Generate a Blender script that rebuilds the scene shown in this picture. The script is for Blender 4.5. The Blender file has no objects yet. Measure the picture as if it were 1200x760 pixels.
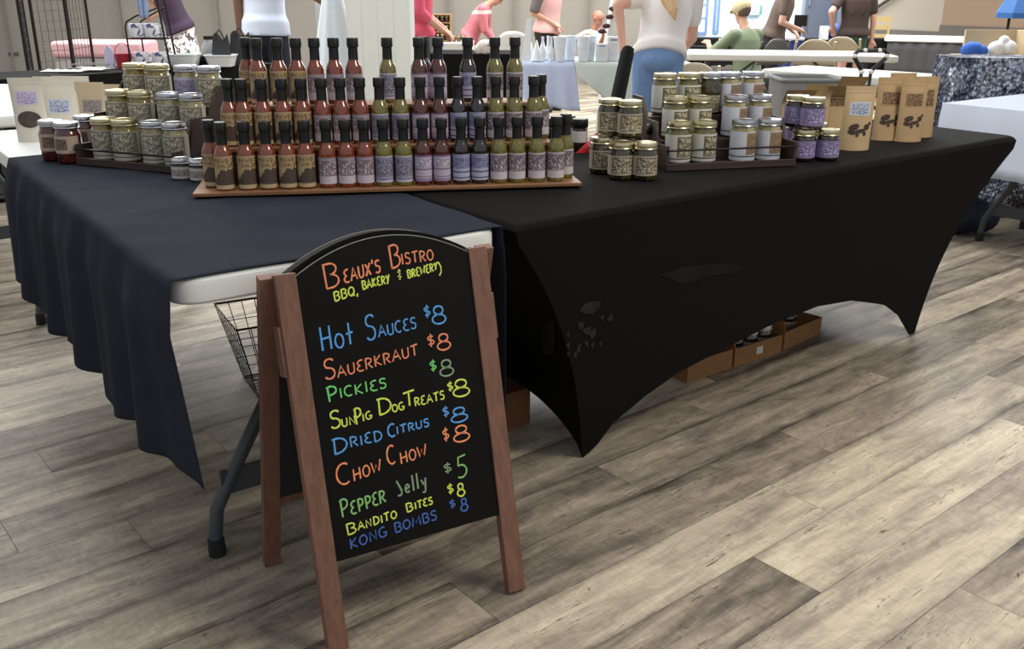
import bpy, math, random
from mathutils import Vector, Matrix
PI = math.pi
R = math.radians
random.seed(7)
SC = bpy.context.scene
COL = SC.collection

# ------------------------------------------------------------------ camera
F, PITCH, ROLL, YAW = 1113.7, .34, .004, .627
CAM = Vector((-.492, -1.772, 1.271))
def _axes():
    cy, sy, cp, sp = math.cos(YAW), math.sin(YAW), math.cos(PITCH), math.sin(PITCH)
    fw = Vector((sy*cp, cy*cp, -sp)); rt = Vector((cy, -sy, 0)); up = rt.cross(fw)
    c, s = math.cos(ROLL), math.sin(ROLL)
    return fw, c*rt + s*up, -s*rt + c*up
FW, RT, UP = _axes()
cd = bpy.data.cameras.new('camera'); cd.sensor_width = 36; cd.lens = F/1200*36; cd.clip_end = 200; cd.clip_start = .05
camo = bpy.data.objects.new('camera', cd); COL.objects.link(camo)
camo.matrix_world = Matrix(((RT.x, UP.x, -FW.x, CAM.x), (RT.y, UP.y, -FW.y, CAM.y), (RT.z, UP.z, -FW.z, CAM.z), (0, 0, 0, 1)))
SC.camera = camo
def ray(px, py): return FW + RT*((px-600)/F) - UP*((py-380)/F)
def G(px, py, z=0):                       # the point of a horizontal surface seen at a measured spot
    d = ray(px, py); return CAM + d*((z-CAM.z)/d.z)
def D(px, py, d): return CAM + ray(px, py)*d
def onplane(px, py, P0, n):
    d = ray(px, py); return CAM + d*((P0-CAM).dot(n)/d.dot(n))

# ------------------------------------------------------------------ light
SC.view_settings.view_transform = 'Standard'; SC.view_settings.look = 'None'
SC.view_settings.gamma = 1; SC.view_settings.exposure = .32; SC.view_settings.use_curve_mapping = False
w = bpy.data.worlds.new('world'); SC.world = w; w.use_nodes = True
w.node_tree.nodes['Background'].inputs[0].default_value = (.93, .96, 1, 1)
w.node_tree.nodes['Background'].inputs[1].default_value = .42
def area(name, loc, tgt, size, power, col, sy=None):
    l = bpy.data.lights.new(name, 'AREA'); l.energy = power; l.color = col; l.size = size
    if sy: l.shape = 'RECTANGLE'; l.size_y = sy
    o = bpy.data.objects.new(name, l); COL.objects.link(o); o.location = loc
    o.rotation_euler = (Vector(tgt)-Vector(loc)).to_track_quat('-Z', 'Y').to_euler(); return o
area('ceiling_light_aisle', (2.2, -2.2, 3.4), (1.9, -1.2, 0), 1.2, 62, (1, .90, .74))
area('ceiling_light_stall', (1.2, 1.6, 3.6), (1.2, 1.4, 0), 2.6, 60, (1, .97, .92))
area('ceiling_light_hall_left', (1.5, 7.5, 3.8), (1.5, 7.5, 0), 3.5, 320, (1, .98, .95))
area('ceiling_light_hall_mid', (6.5, 6.5, 3.8), (6.5, 6.5, 0), 3.5, 320, (1, .98, .95))
area('ceiling_light_hall_right', (10, 4.0, 3.8), (10, 4, 0), 3.5, 270, (1, .98, .95))

area('foyer_daylight', tuple(D(880, -120, 15.4)), tuple(D(880, 20, 17)), 3.0, 330, (.78, .89, 1))
# ------------------------------------------------------------------ helpers
def srgb(r, g, b):
    f = lambda c: (c/255/12.92) if c/255 <= .04045 else ((c/255+.055)/1.055)**2.4
    return (f(r), f(g), f(b), 1)
class NT:
    def __init__(s, name):
        s.m = bpy.data.materials.new(name); s.m.use_nodes = True; s.t = s.m.node_tree
        s.b = s.t.nodes['Principled BSDF']
    def n(s, typ, **kw):
        o = s.t.nodes.new(typ)
        for k, v in kw.items():
            if k.startswith('i_'): o.inputs[k[2:].replace('_', ' ')].default_value = v
            else: setattr(o, k, v)
        return o
    def l(s, a, b): s.t.links.new(a, b)
    def math(s, op, a, b=None, c=None):
        o = s.t.nodes.new('ShaderNodeMath'); o.operation = op
        for i, v in enumerate((a, b, c)):
            if v is None: continue
            if isinstance(v, (int, float)): o.inputs[i].default_value = v
            else: s.l(v, o.inputs[i])
        return o.outputs[0]
    def mix(s, fac, a, b):
        o = s.t.nodes.new('ShaderNodeMix'); o.data_type = 'RGBA'
        for i, v in ((0, fac), (6, a), (7, b)):
            if isinstance(v, (int, float, tuple)): o.inputs[i].default_value = v
            else: s.l(v, o.inputs[i])
        return o.outputs[2]
    def ramp(s, fac, stops):
        o = s.t.nodes.new('ShaderNodeValToRGB'); e = o.color_ramp.elements
        while len(e) < len(stops): e.new(.5)
        for q, (p, c) in zip(e, stops): q.position = p; q.color = c
        s.l(fac, o.inputs[0]); return o.outputs[0]
    def noise(s, vec=None, scale=5, detail=3, rough=.55, dist=0):
        o = s.t.nodes.new('ShaderNodeTexNoise'); o.inputs['Scale'].default_value = scale
        o.inputs['Detail'].default_value = detail; o.inputs['Roughness'].default_value = rough; o.inputs['Distortion'].default_value = dist
        if vec is not None: s.l(vec, o.inputs['Vector'])
        return o.outputs['Fac']
    def bump(s, h, strength=.3, dist=.01):
        o = s.t.nodes.new('ShaderNodeBump'); o.inputs['Strength'].default_value = strength; o.inputs['Distance'].default_value = dist
        s.l(h, o.inputs['Height']); s.l(o.outputs[0], s.b.inputs['Normal'])
    def obj(s): return s.t.nodes.new('ShaderNodeTexCoord').outputs['Object']
    def uv(s): return s.t.nodes.new('ShaderNodeTexCoord').outputs['UV']
    def map(s, vec, sc=(1, 1, 1), loc=(0, 0, 0), rot=(0, 0, 0)):
        o = s.t.nodes.new('ShaderNodeMapping'); o.inputs['Scale'].default_value = sc; o.inputs['Location'].default_value = loc; o.inputs['Rotation'].default_value = rot
        s.l(vec, o.inputs['Vector']); return o.outputs[0]
MATS = {}
def mat(name, rgb, rough=.6, metal=0, var=0, vs=8, bump=0, bs=200, coat=0, sheen=0, spec=.5, stretch=(1, 1, 1), trans=0, alpha=1):
    if name in MATS: return MATS[name]
    t = NT(name); c = srgb(*rgb); b = t.b
    b.inputs['Base Color'].default_value = c; b.inputs['Roughness'].default_value = rough; b.inputs['Metallic'].default_value = metal
    b.inputs['Coat Weight'].default_value = coat; b.inputs['Coat Roughness'].default_value = .05; b.inputs['Specular IOR Level'].default_value = spec
    b.inputs['Sheen Weight'].default_value = sheen
    b.inputs['Transmission Weight'].default_value = trans; b.inputs['Alpha'].default_value = alpha
    if var:
        v = t.map(t.obj(), stretch)
        f = t.noise(v, vs, 4, .6)
        k0 = tuple(x*(1-var) for x in c[:3])+(1,); k1 = tuple(min(1, x*(1+var)) for x in c[:3])+(1,)
        t.l(t.ramp(f, [(.3, k0), (.7, k1)]), b.inputs['Base Color'])
    if bump: t.bump(t.noise(t.map(t.obj(), stretch), bs, 2), bump, .002)
    MATS[name] = t.m; return t.m

class MB:
    def __init__(s): s.v = []; s.f = []; s.m = []; s.uv = {}; s.attr = []
    def add(s, vs, fs, mi=0, uvs=None, M=None):
        o = len(s.v)
        s.v += [tuple(M @ Vector(v)) if M is not None else tuple(v) for v in vs]
        for i, f in enumerate(fs):
            if uvs: s.uv[len(s.f)] = [uvs[k] for k in f]
            s.f.append([k+o for k in f]); s.m.append(mi)
        return s
    def box(s, a, b, mi=0, M=None):
        x0, y0, z0 = a; x1, y1, z1 = b
        vs = [(x0,y0,z0),(x1,y0,z0),(x1,y1,z0),(x0,y1,z0),(x0,y0,z1),(x1,y0,z1),(x1,y1,z1),(x0,y1,z1)]
        return s.add(vs, [(0,3,2,1),(4,5,6,7),(0,1,5,4),(1,2,6,5),(2,3,7,6),(3,0,4,7)], mi, None, M)
    def lathe(s, prof, n=20, mi=0, M=None, a0=0, a1=2*PI, caps=True, uvz=None):
        full = abs(a1-a0-2*PI) < 1e-6; k = n if full else n+1
        vs = []; uvs = []
        for j, (r, z) in enumerate(prof):
            for i in range(k):
                a = a0+(a1-a0)*i/n; vs.append((r*math.cos(a), r*math.sin(a), z)); uvs.append((i/n, j/max(1, len(prof)-1)))
        fs = []
        for j in range(len(prof)-1):
            for i in range(n):
                i2 = (i+1) % k
                fs.append((j*k+i, j*k+i2, (j+1)*k+i2, (j+1)*k+i))
        if caps and full:
            if prof[0][0] > 1e-5: fs.append(tuple(reversed(range(k))))
            if prof[-1][0] > 1e-5: fs.append(tuple((len(prof)-1)*k+i for i in range(k)))
        return s.add(vs, fs, mi, uvs, M)
    def tube(s, pts, r, n=8, closed=False, mi=0, M=None, rx=None):
        pts = [Vector(p) for p in pts]; N = len(pts); vs = []
        rr = r if isinstance(r, (list, tuple)) else [r]*N
        prev = None
        for i, p in enumerate(pts):
            if closed: t = pts[(i+1) % N]-pts[i-1]
            else: t = pts[min(i+1, N-1)]-pts[max(i-1, 0)]
            t = t.normalized() if t.length > 1e-9 else Vector((0, 0, 1))
            if prev is None:
                u = t.cross(Vector((0, 0, 1)) if abs(t.z) < .9 else Vector((1, 0, 0))).normalized()
            else:
                u = prev - t*prev.dot(t); u = u.normalized() if u.length > 1e-6 else t.orthogonal().normalized()
            prev = u; w2 = t.cross(u)
            for k in range(n):
                a = 2*PI*k/n; vs.append(p+u*(math.cos(a)*rr[i])+w2*(math.sin(a)*rr[i]))
        fs = []
        for i in range(N if closed else N-1):
            j = (i+1) % N
            for k in range(n):
                k2 = (k+1) % n; fs.append((i*n+k, i*n+k2, j*n+k2, j*n+k))
        if not closed: fs += [tuple(reversed(range(n))), tuple((N-1)*n+k for k in range(n))]
        return s.add(vs, fs, mi, None, M)
    def sphere(s, c, r, nu=14, nv=9, mi=0, sc=(1, 1, 1), M=None):
        c = Vector(c); vs = [c+Vector((0, 0, -r*sc[2]))]; fs = []
        for j in range(1, nv):
            th = -PI/2+PI*j/nv
            for i in range(nu):
                a = 2*PI*i/nu; vs.append(c+Vector((r*sc[0]*math.cos(th)*math.cos(a), r*sc[1]*math.cos(th)*math.sin(a), r*sc[2]*math.sin(th))))
        vs.append(c+Vector((0, 0, r*sc[2]))); L = len(vs)-1
        for i in range(nu):
            fs.append((0, 1+(i+1) % nu, 1+i)); b = 1+(nv-2)*nu; fs.append((L, b+i, b+(i+1) % nu))
            for j in range(nv-2):
                a = 1+j*nu; fs.append((a+i, a+(i+1) % nu, a+nu+(i+1) % nu, a+nu+i))
        return s.add(vs, fs, mi, None, M)
    def cap(s, p, q, r1, r2, n=12):
        p = Vector(p); q = Vector(q); s.sphere(p, r1, n, 8); s.sphere(q, r2, n, 8)
        if (q-p).length > 1e-5:
            s.tube([p, q], [r1, r2], n)
        return s
    def surf(s, fn, nu, nv, mi=0, M=None, flip=False):
        vs = []; uvs = []
        for j in range(nv+1):
            for i in range(nu+1):
                vs.append(fn(i/nu, j/nv)); uvs.append((i/nu, j/nv))
        fs = []
        for j in range(nv):
            for i in range(nu):
                a = j*(nu+1)+i; q = (a, a+1, a+nu+2, a+nu+1); fs.append(tuple(reversed(q)) if flip else q)
        return s.add(vs, fs, mi, uvs, M)
    def prism(s, poly, y0, y1, mi=0, M=None):           # outline in x,z ; thickness in y
        n = len(poly); vs = [(x, y0, z) for x, z in poly]+[(x, y1, z) for x, z in poly]
        fs = [tuple(range(n)), tuple(reversed(range(n, 2*n)))]+[(i+n, (i+1) % n+n, (i+1) % n, i) for i in range(n)]
        return s.add(vs, fs, mi, None, M)

def obj(name, mb, mats, parent=None, label=None, smooth=True, bevel=0, ang=38, seg=2):
    me = bpy.data.meshes.new(name); me.from_pydata(mb.v, [], mb.f)
    ms = mats if isinstance(mats, (list, tuple)) else [mats]
    for m in ms: me.materials.append(m)
    me.polygons.foreach_set('material_index', mb.m)
    if mb.uv:
        ul = me.uv_layers.new(name='UVMap')
        for p in me.polygons:
            u = mb.uv.get(p.index)
            if u:
                for k, li in enumerate(p.loop_indices): ul.data[li].uv = u[k]
    if smooth:
        me.shade_smooth(); me.set_sharp_from_angle(angle=R(ang))
    me.validate()
    o = bpy.data.objects.new(name, me); COL.objects.link(o)
    if parent is not None: o.parent = parent
    if bevel:
        b = o.modifiers.new('bevel', 'BEVEL'); b.width = bevel; b.segments = seg; b.limit_method = 'ANGLE'; b.angle_limit = R(40)
    if label: o['label'] = label
    return o
def tag(o, label, cat, group=None, kind=None):
    o['label'] = label; o['category'] = cat
    if group: o['group'] = group
    if kind: o['kind'] = kind
    return o
def thing(name, label, cat, loc=(0, 0, 0), rz=0, group=None):
    o = bpy.data.objects.new(name, None); COL.objects.link(o); o.location = loc; o.rotation_euler = (0, 0, rz); o.empty_display_size = .05
    return tag(o, label, cat, group)
def struct(name, mb, m, **kw):
    o = obj(name, mb, m, **kw); o['kind'] = 'structure'; return o
def dup(root, loc, rz, label, group=None):
    r = root.copy(); COL.objects.link(r); r.location = loc; r.rotation_euler = (0, 0, rz); r['label'] = label
    if group: r['group'] = group
    for ch in list(root.children):
        c = ch.copy(); COL.objects.link(c); c.parent = r
        for g in ch.children:
            d = g.copy(); COL.objects.link(d); d.parent = c
    return r
USED = set()
def place(proto, loc, rz, label, group=None):
    if proto.name not in USED:
        USED.add(proto.name); proto.location = loc; proto.rotation_euler = (0, 0, rz); proto['label'] = label
        if group: proto['group'] = group
        return proto
    return dup(proto, loc, rz, label, group)
FACE = -YAW            # rotation about z that turns a thing's -Y front towards the viewer's side of the hall
ORD = ['leftmost', 'second from left', 'third from left', 'fourth from left', 'fifth from left', 'sixth from left', 'seventh from left', 'eighth from left']

# ================================================================== FLOOR
PA = .063; PW = .1855
def plankM(a, b): c, s = math.cos(PA), math.sin(PA); return (c*a-s*b, s*a+c*b, 0)
fm = MB(); tone = []; seed = []
fixed = {-3: [(.1, .62), (1.34, .55), (2.58, .60)], -2: [(-.55, .5), (.69, .70), (1.93, .62)], -1: [(-.16, .34), (1.076, .80), (2.32, .48)], 0: [(.16, .78), (1.40, .72), (2.64, .5)], 1: [(-.78, .55), (.459, .40), (1.69, .52)], 2: [(-.13, .42), (1.10, .5), (2.34, .46)], 3: [(.4, .47), (1.64, .42)], 8: [(-1.33, .42), (-.087, .55)]}
rnd = random.Random(11)
for k in range(-12, 95):
    b0 = -.602+PW*(k-1)+PW; b1 = b0+PW
    b0, b1 = -.602+PW*k, -.602+PW*(k+1)
    start = fixed[k][0][0] if k in fixed else rnd.uniform(0, 1.24)
    tn = dict((round((a-start)/1.24), t) for a, t in fixed.get(k, []))
    for j in range(-4, 18):
        a0 = start+1.24*j; a1 = a0+1.24
        t = tn.get(j, rnd.uniform(.34, .62) if rnd.random() < .8 else rnd.uniform(.62, .75))
        g = .0006
        sub = 1
        fm.add([plankM(a0+g, b0+g), plankM(a1-g, b0+g), plankM(a1-g, b1-g), plankM(a0+g, b1-g)], [(0, 1, 2, 3)])
        tone.append(t); seed.append(rnd.uniform(0, 60))
nq = len(fm.f)
fm.add([(-12, -12, -.003), (30, -12, -.003), (30, 30, -.003), (-12, 30, -.003)], [(0, 1, 2, 3)])
tone.append(.1); seed.append(0)
t = NT('wood_plank_floor'); b = t.b
at = t.n('ShaderNodeAttribute', attribute_name='tone'); asd = t.n('ShaderNodeAttribute', attribute_name='seed')
v = t.map(t.obj(), (1, 1, 1), (0, 0, 0), (0, 0, -PA))
cmb = t.n('ShaderNodeCombineXYZ'); t.l(asd.outputs['Fac'], cmb.inputs[2]); t.l(asd.outputs['Fac'], cmb.inputs[0])
va = t.n('ShaderNodeVectorMath', operation='ADD'); t.l(v, va.inputs[0]); t.l(cmb.outputs[0], va.inputs[1])
vv = va.outputs[0]
n1 = t.noise(t.map(vv, (.75, 6.2, 1)), 2.2, 4, .6, .7)          # broad grain clouds
n2 = t.noise(t.map(vv, (2.2, 34, 1)), 3, 5, .65, .5)          # fine grain
n3 = t.noise(t.map(vv, (1, 2.6, 1)), 4.2, 5, .72, 1.3)          # blotches
n5 = t.noise(t.map(vv, (12, 2.5, 1)), 8, 3, .7, .3)           # cross saw marks
x = t.math('ADD', t.math('ADD', .10, t.math('MULTIPLY', at.outputs['Fac'], .80)), t.math('MULTIPLY', t.math('SUBTRACT', n1, .5), 1.0))
x = t.math('ADD', x, t.math('MULTIPLY', t.math('SUBTRACT', n2, .5), .20))
x = t.math('ADD', x, t.math('MULTIPLY', t.math('SUBTRACT', n3, .5), .85))
x = t.math('ADD', x, t.math('MULTIPLY', t.math('SUBTRACT', n5, .5), .24))
spf = t.n('ShaderNodeSeparateXYZ'); t.l(v, spf.inputs[0])
fr = t.math('FRACT', t.math('DIVIDE', t.math('ADD', spf.outputs[1], .602+PW*40), PW))
edge = t.math('SUBTRACT', 1, t.math('MINIMUM', t.math('MULTIPLY', t.math('MINIMUM', fr, t.math('SUBTRACT', 1, fr)), 7), 1))     # darker printed wear along some plank edges
x = t.math('SUBTRACT', x, t.math('MULTIPLY', t.math('MULTIPLY', edge, t.math('MAXIMUM', t.math('SUBTRACT', t.noise(t.map(vv, (.8, 1, 1)), 1.6, 3), .42), 0)), 1.7))
colr = t.ramp(x, [(.05, srgb(68, 60, 53)), (.30, srgb(116, 106, 95)), (.55, srgb(160, 149, 133)), (.8, srgb(200, 188, 166)), (1, srgb(222, 211, 188))])
# dark cracks along the grain and knots
wv = t.noise(t.map(vv, (.8, 14, 1)), 3.1, 3, .6, 1.4)
crack = t.math('MULTIPLY', t.math('SUBTRACT', 1, t.math('MINIMUM', t.math('MULTIPLY', t.math('ABSOLUTE', t.math('SUBTRACT', wv, .44)), 55), 1)), t.math('GREATER_THAN', n3, .54))
colr = t.mix(t.math('MULTIPLY', crack, .9), colr, srgb(62, 54, 47))
t.l(colr, b.inputs['Base Color']); b.inputs['Roughness'].default_value = .5
b.inputs['Specular IOR Level'].default_value = .35
t.bump(t.math('ADD', n2, t.math('MULTIPLY', n3, .5)), .12, .002)
fl = struct('floor', fm, t.m, smooth=False)
for nm, vals in (('tone', tone), ('seed', seed)):
    a = fl.data.attributes.new(nm, 'FLOAT', 'FACE'); a.data.foreach_set('value', vals)

# ================================================================== WALLS
wallm = mat('painted_wall_panel', (136, 132, 124), .8, var=.04, vs=1.2)
wallw = mat('bright_foyer_wall', (196, 214, 232), .8, var=.03, vs=1)
walltan = mat('tan_wall', (136, 114, 94), .8, var=.04, vs=1)
wallbeige = mat('beige_wall', (152, 140, 124), .8, var=.04, vs=1)
wains = mat('grey_brown_wainscot', (90, 82, 72), .7, var=.06, vs=2)
seamm = mat('wall_seam', (118, 114, 106), .8)
def flr(v): return Vector((v.x, v.y, 0))
def wallseg(name, P, Q, z0, z1, m, th=.12):
    P = flr(P); Q = flr(Q); d = (Q-P).normalized(); n = Vector((-d.y, d.x, 0))   # thickness away from the hall
    mb = MB(); mb.add([P+Vector((0,0,z0)), Q+Vector((0,0,z0)), Q+n*th+Vector((0,0,z0)), P+n*th+Vector((0,0,z0)), P+Vector((0,0,z1)), Q+Vector((0,0,z1)), Q+n*th+Vector((0,0,z1)), P+n*th+Vector((0,0,z1))], [(0,3,2,1),(4,5,6,7),(0,1,5,4),(1,2,6,5),(2,3,7,6),(3,0,4,7)])
    return struct(name, mb, m, smooth=False), d, n
WL, WR = D(-160, 0, 13), D(792, 0, 13)
wall_back, wd, wn = wallseg('wall_back', WL, WR, 0, 4, wallm)
for k, px in enumerate((6, 141, 255, 330, 527, 604, 690)):
    P = flr(D(px, 20, 13)); mb = MB(); q = wd*.006
    mb.add([P-q-wn*.004, P+q-wn*.004, P+q+wn*.05, P-q+wn*.05]+[p+Vector((0, 0, 4)) for p in (P-q-wn*.004, P+q-wn*.004, P+q+wn*.05, P-q+wn*.05)], [(0,3,2,1),(4,5,6,7),(0,1,5,4),(1,2,6,5),(2,3,7,6),(3,0,4,7)])
    struct('trim_%d' % (k+1), mb, seamm, smooth=False)
F0, F1 = D(760, 0, 17), D(1010, 0, 17)
wallseg('wall_foyer', F0, F1, 0, 4.2, wallw)
B0, B1 = D(992, 0, 15.5), D(1107, 0, 14)
_, bd, bn = wallseg('wall_right_back', B0, B1, 0, 4.2, wallbeige)
T0_, T1_ = D(1107, 0, 14), D(1330, 0, 12)
_, td, tnn = wallseg('wall_right', T0_, T1_, 0, 4.2, walltan)
def strip(name, P, Q, n, z0, z1, m, out=.03):
    mb = MB(); P = flr(P)-n*out; Q = flr(Q)-n*out
    mb.add([P+Vector((0,0,z0)), Q+Vector((0,0,z0)), Q+n*(out*.9)+Vector((0,0,z0)), P+n*(out*.9)+Vector((0,0,z0)), P+Vector((0,0,z1)), Q+Vector((0,0,z1)), Q+n*(out*.9)+Vector((0,0,z1)), P+n*(out*.9)+Vector((0,0,z1))], [(0,3,2,1),(4,5,6,7),(0,1,5,4),(1,2,6,5),(2,3,7,6),(3,0,4,7)])
    return struct(name, mb, m, smooth=False)
strip('trim_8', B0, B1, bn, 0, D(1050, 35, 14.7).z, wains)
strip('trim_9', T0_, T1_, tnn, 0, D(1150, 31, 13.6).z, wains)
# slanting hand rail on the right back wall
mb = MB(); P = onplane(1010, 20, flr(B0)-bn*.06, bn); Q = onplane(1052, -8, flr(B0)-bn*.06, bn); mb.tube([P, Q], .03, 8)
tag(obj('handrail', mb, mat('dark_rail', (70, 52, 44), .5)), 'dark slanting handrail fixed to the beige wall behind the long-haired person', 'handrail')
# vent plate on the back wall at far left
P = onplane(16, 63, flr(WL)-wn*.01, wn); mb = MB(); mb.box((-.07, -.01, -.02), (.07, .01, .02)); 
o = obj('wall_plate', mb, mat('dark_plate', (84, 80, 74), .5)); o.location = P; o.rotation_euler = (0, 0, math.atan2(wd.y, wd.x)); tag(o, 'small dark plate low on the far left wall', 'wall plate')

# windows and door of the foyer wall
fd = (flr(F1)-flr(F0)).normalized(); fn_ = Vector((-fd.y, fd.x, 0)); frz = math.atan2(fd.y, fd.x)
glow = NT('daylight_glass'); glow.b.inputs['Base Color'].default_value = srgb(190, 220, 245)
glow.b.inputs['Emission Color'].default_value = srgb(150, 200, 250); glow.b.inputs['Emission Strength'].default_value = .75; glow.b.inputs['Roughness'].default_value = .1
frame_m = mat('blue_grey_window_frame', (92, 108, 140), .4)
def window(name, x0, x1, y0, y1, nx, nz):
    A = onplane(x0, y1, flr(F0)-fn_*.03, fn_); B = onplane(x1, y0, flr(F0)-fn_*.03, fn_)
    W = (flr(B)-flr(A)).length; H = B.z-A.z
    root = bpy.data.objects.new(name, None); COL.objects.link(root); root.location = A; root.rotation_euler = (0, 0, frz); root['kind'] = 'structure'
    mb = MB(); mb.box((0, .005, 0), (W, .02, H)); obj('window_pane', mb, glow.m, root, smooth=False)
    mb = MB(); r = .045
    mb.box((-r, -.02, -r), (W+r, .03, 0)); mb.box((-r, -.02, H), (W+r, .03, H+r)); mb.box((-r, -.02, 0), (0, .03, H)); mb.box((W, -.02, 0), (W+r, .03, H))
    for i in range(1, nx): mb.box((W*i/nx-.018, -.02, 0), (W*i/nx+.018, .03, H))
    for i in range(1, nz): mb.box((0, -.02, H*i/nz-.012), (W, .03, H*i/nz+.012))
    obj('window_frame', mb, frame_m, root, smooth=False)
window('window_1', 795, 832, -60, 37, 2, 6)
window('window_2', 838, 846, -60, 36, 1, 2)
A = onplane(936, 80, flr(F0)-fn_*.04, fn_); W = (flr(onplane(974, 80, flr(F0)-fn_*.04, fn_))-flr(A)).length
root = bpy.data.objects.new('door_1', None); COL.objects.link(root); root.location = (A.x, A.y, 0); root.rotation_euler = (0, 0, frz); root['kind'] = 'structure'
mb = MB(); mb.box((0, -.02, 0), (W, .03, 2.3)); obj('door_leaf', mb, mat('slate_door', (84, 86, 98), .5), root, bevel=.004)
mb = MB(); mb.box((-.05, -.03, 0), (0, .03, 2.35)); mb.box((W, -.03, 0), (W+.05, .03, 2.35)); mb.box((-.05, -.03, 2.3), (W+.05, .03, 2.37)); obj('door_frame', mb, mat('door_frame_grey', (120, 122, 132), .5), root, smooth=False)
mb = MB(); mb.tube([(.06, -.03, .98), (.06, -.07, 1), (.06, -.07, 1.12), (.06, -.03, 1.14)], .012); mb.box((.045, -.03, .55), (.07, -.02, .85)); obj('door_handle', mb, mat('bright_steel', (200, 205, 212), .25, 1), root)
# wall dispenser on the foyer wall
P = onplane(883, 12, flr(F0)-fn_*.02, fn_); th = thing('wall_dispenser', 'small pale wall dispenser on the bright wall above the green-shirted person', 'dispenser', P, frz)
mb = MB(); mb.box((-.14, -.11, -.08), (.09, 0, .1)); obj('housing', mb, mat('pale_plastic', (225, 230, 236), .4), th, bevel=.02)
mb = MB(); mb.box((.09, -.1, -.07), (.13, 0, .09)); obj('end_panel', mb, mat('teal_plastic', (80, 120, 120), .4), th, bevel=.01)

# white square column
P = D(450, 100, 6.25); s = .197
mb = MB(); mb.box((-s, -s, 0), (s, s, 4))
for q in (-.10, .0, .10): mb.box((q-.006, -s-.004, 0), (q+.006, -s+.004, 4))
o = struct('wall_column', mb, mat('white_column_paint', (226, 230, 224), .7, var=.02), bevel=.004); o.location = (P.x, P.y, 0); o.rotation_euler = (0, 0, FACE+.02)

# ================================================================== FOLDING TABLES
plastic = mat('white_table_plastic', (226, 228, 226), .45, bump=.08, bs=400)
plasticc = mat('cream_table_plastic', (214, 212, 203), .45, bump=.08, bs=400)
legm = mat('grey_powder_coated_steel', (66, 70, 76), .42, spec=.5)
rub = mat('black_rubber', (22, 22, 23), .7)
def rrect(x0, y0, x1, y1, r, n=6):
    pts = []
    for cx, cy, a in ((x1-r, y0+r, -90), (x1-r, y1-r, 0), (x0+r, y1-r, 90), (x0+r, y0+r, 180)):
        for i in range(n+1): q = R(a+90*i/n); pts.append((cx+r*math.cos(q), cy+r*math.sin(q)))
    return pts
def slab(mb, x0, y0, x1, y1, z0, z1, r=.06, e=.012):
    L = [rrect(x0+o, y0+o, x1-o, y1-o, max(.01, r-o)) for o in (.02, .004, 0, 0, .003, e)]
    Z = [z0, z0+.004, z0+.01, z1-.012, z1-.004, z1]
    n = len(L[0]); vs = [(x, y, z) for l, z in zip(L, Z) for x, y in l]; fs = []
    for j in range(5):
        for i in range(n): fs.append((j*n+i, j*n+(i+1) % n, (j+1)*n+(i+1) % n, (j+1)*n+i))
    fs += [tuple(reversed(range(n))), tuple(5*n+i for i in range(n))]
    mb.add(vs, fs); return mb
def folding_table(label, loc, rz, L, W, z=.74, m=None, inset=.22, group=None, simple=False):
    """long axis = local y from 0 to L, width local x 0..W"""
    t = thing('folding_table', label, 'table', loc, rz, group)
    obj('tabletop', slab(MB(), 0, 0, W, L, z-.055, z), m or plastic, t, ang=30)
    for y in (inset, L-inset):
        mb = MB(); sg = 1 if y < L/2 else -1
        for sx in (-1, 1):
            c = W/2
            pts = [(c+sx*.10, y, z-.055), (c+sx*.10, y, z*.62), (c+sx*.125, y, z*.53), (c+sx*.24, y, z*.27), (c+sx*.285, y, z*.16), (c+sx*.295, y, .05), (c+sx*.295, y, 0.004)]
            mb.tube(pts, .0165, 10)
        mb.box((W/2-.27, y-.007, z*.205), (W/2+.27, y+.007, z*.285)); mb.box((W/2-.10, y-.012, z-.12), (W/2+.10, y+.012, z-.09))
        lg = obj('leg', mb, legm, t)
        for sx in (-1, 1):
            obj('rubber_foot', MB().lathe([(.020, 0), (.021, .02), (.019, .045)], 12, M=Matrix.Translation((W/2+sx*.295, y, 0))), rub, lg)
        mb = MB(); mb.tube([(W/2, y, z*.45), (W/2, y+sg*.45, z-.06)], .011, 8); mb.tube([(W/2-.1, y, z*.47), (W/2+.1, y, z*.47)], .009, 8); obj('brace', mb, legm, t)
    return t
folding_table('white plastic folding table half covered by the navy cloth, behind the chalkboard sign', (0, 0, 0), 0, 2.44, .762, inset=.215)

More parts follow.
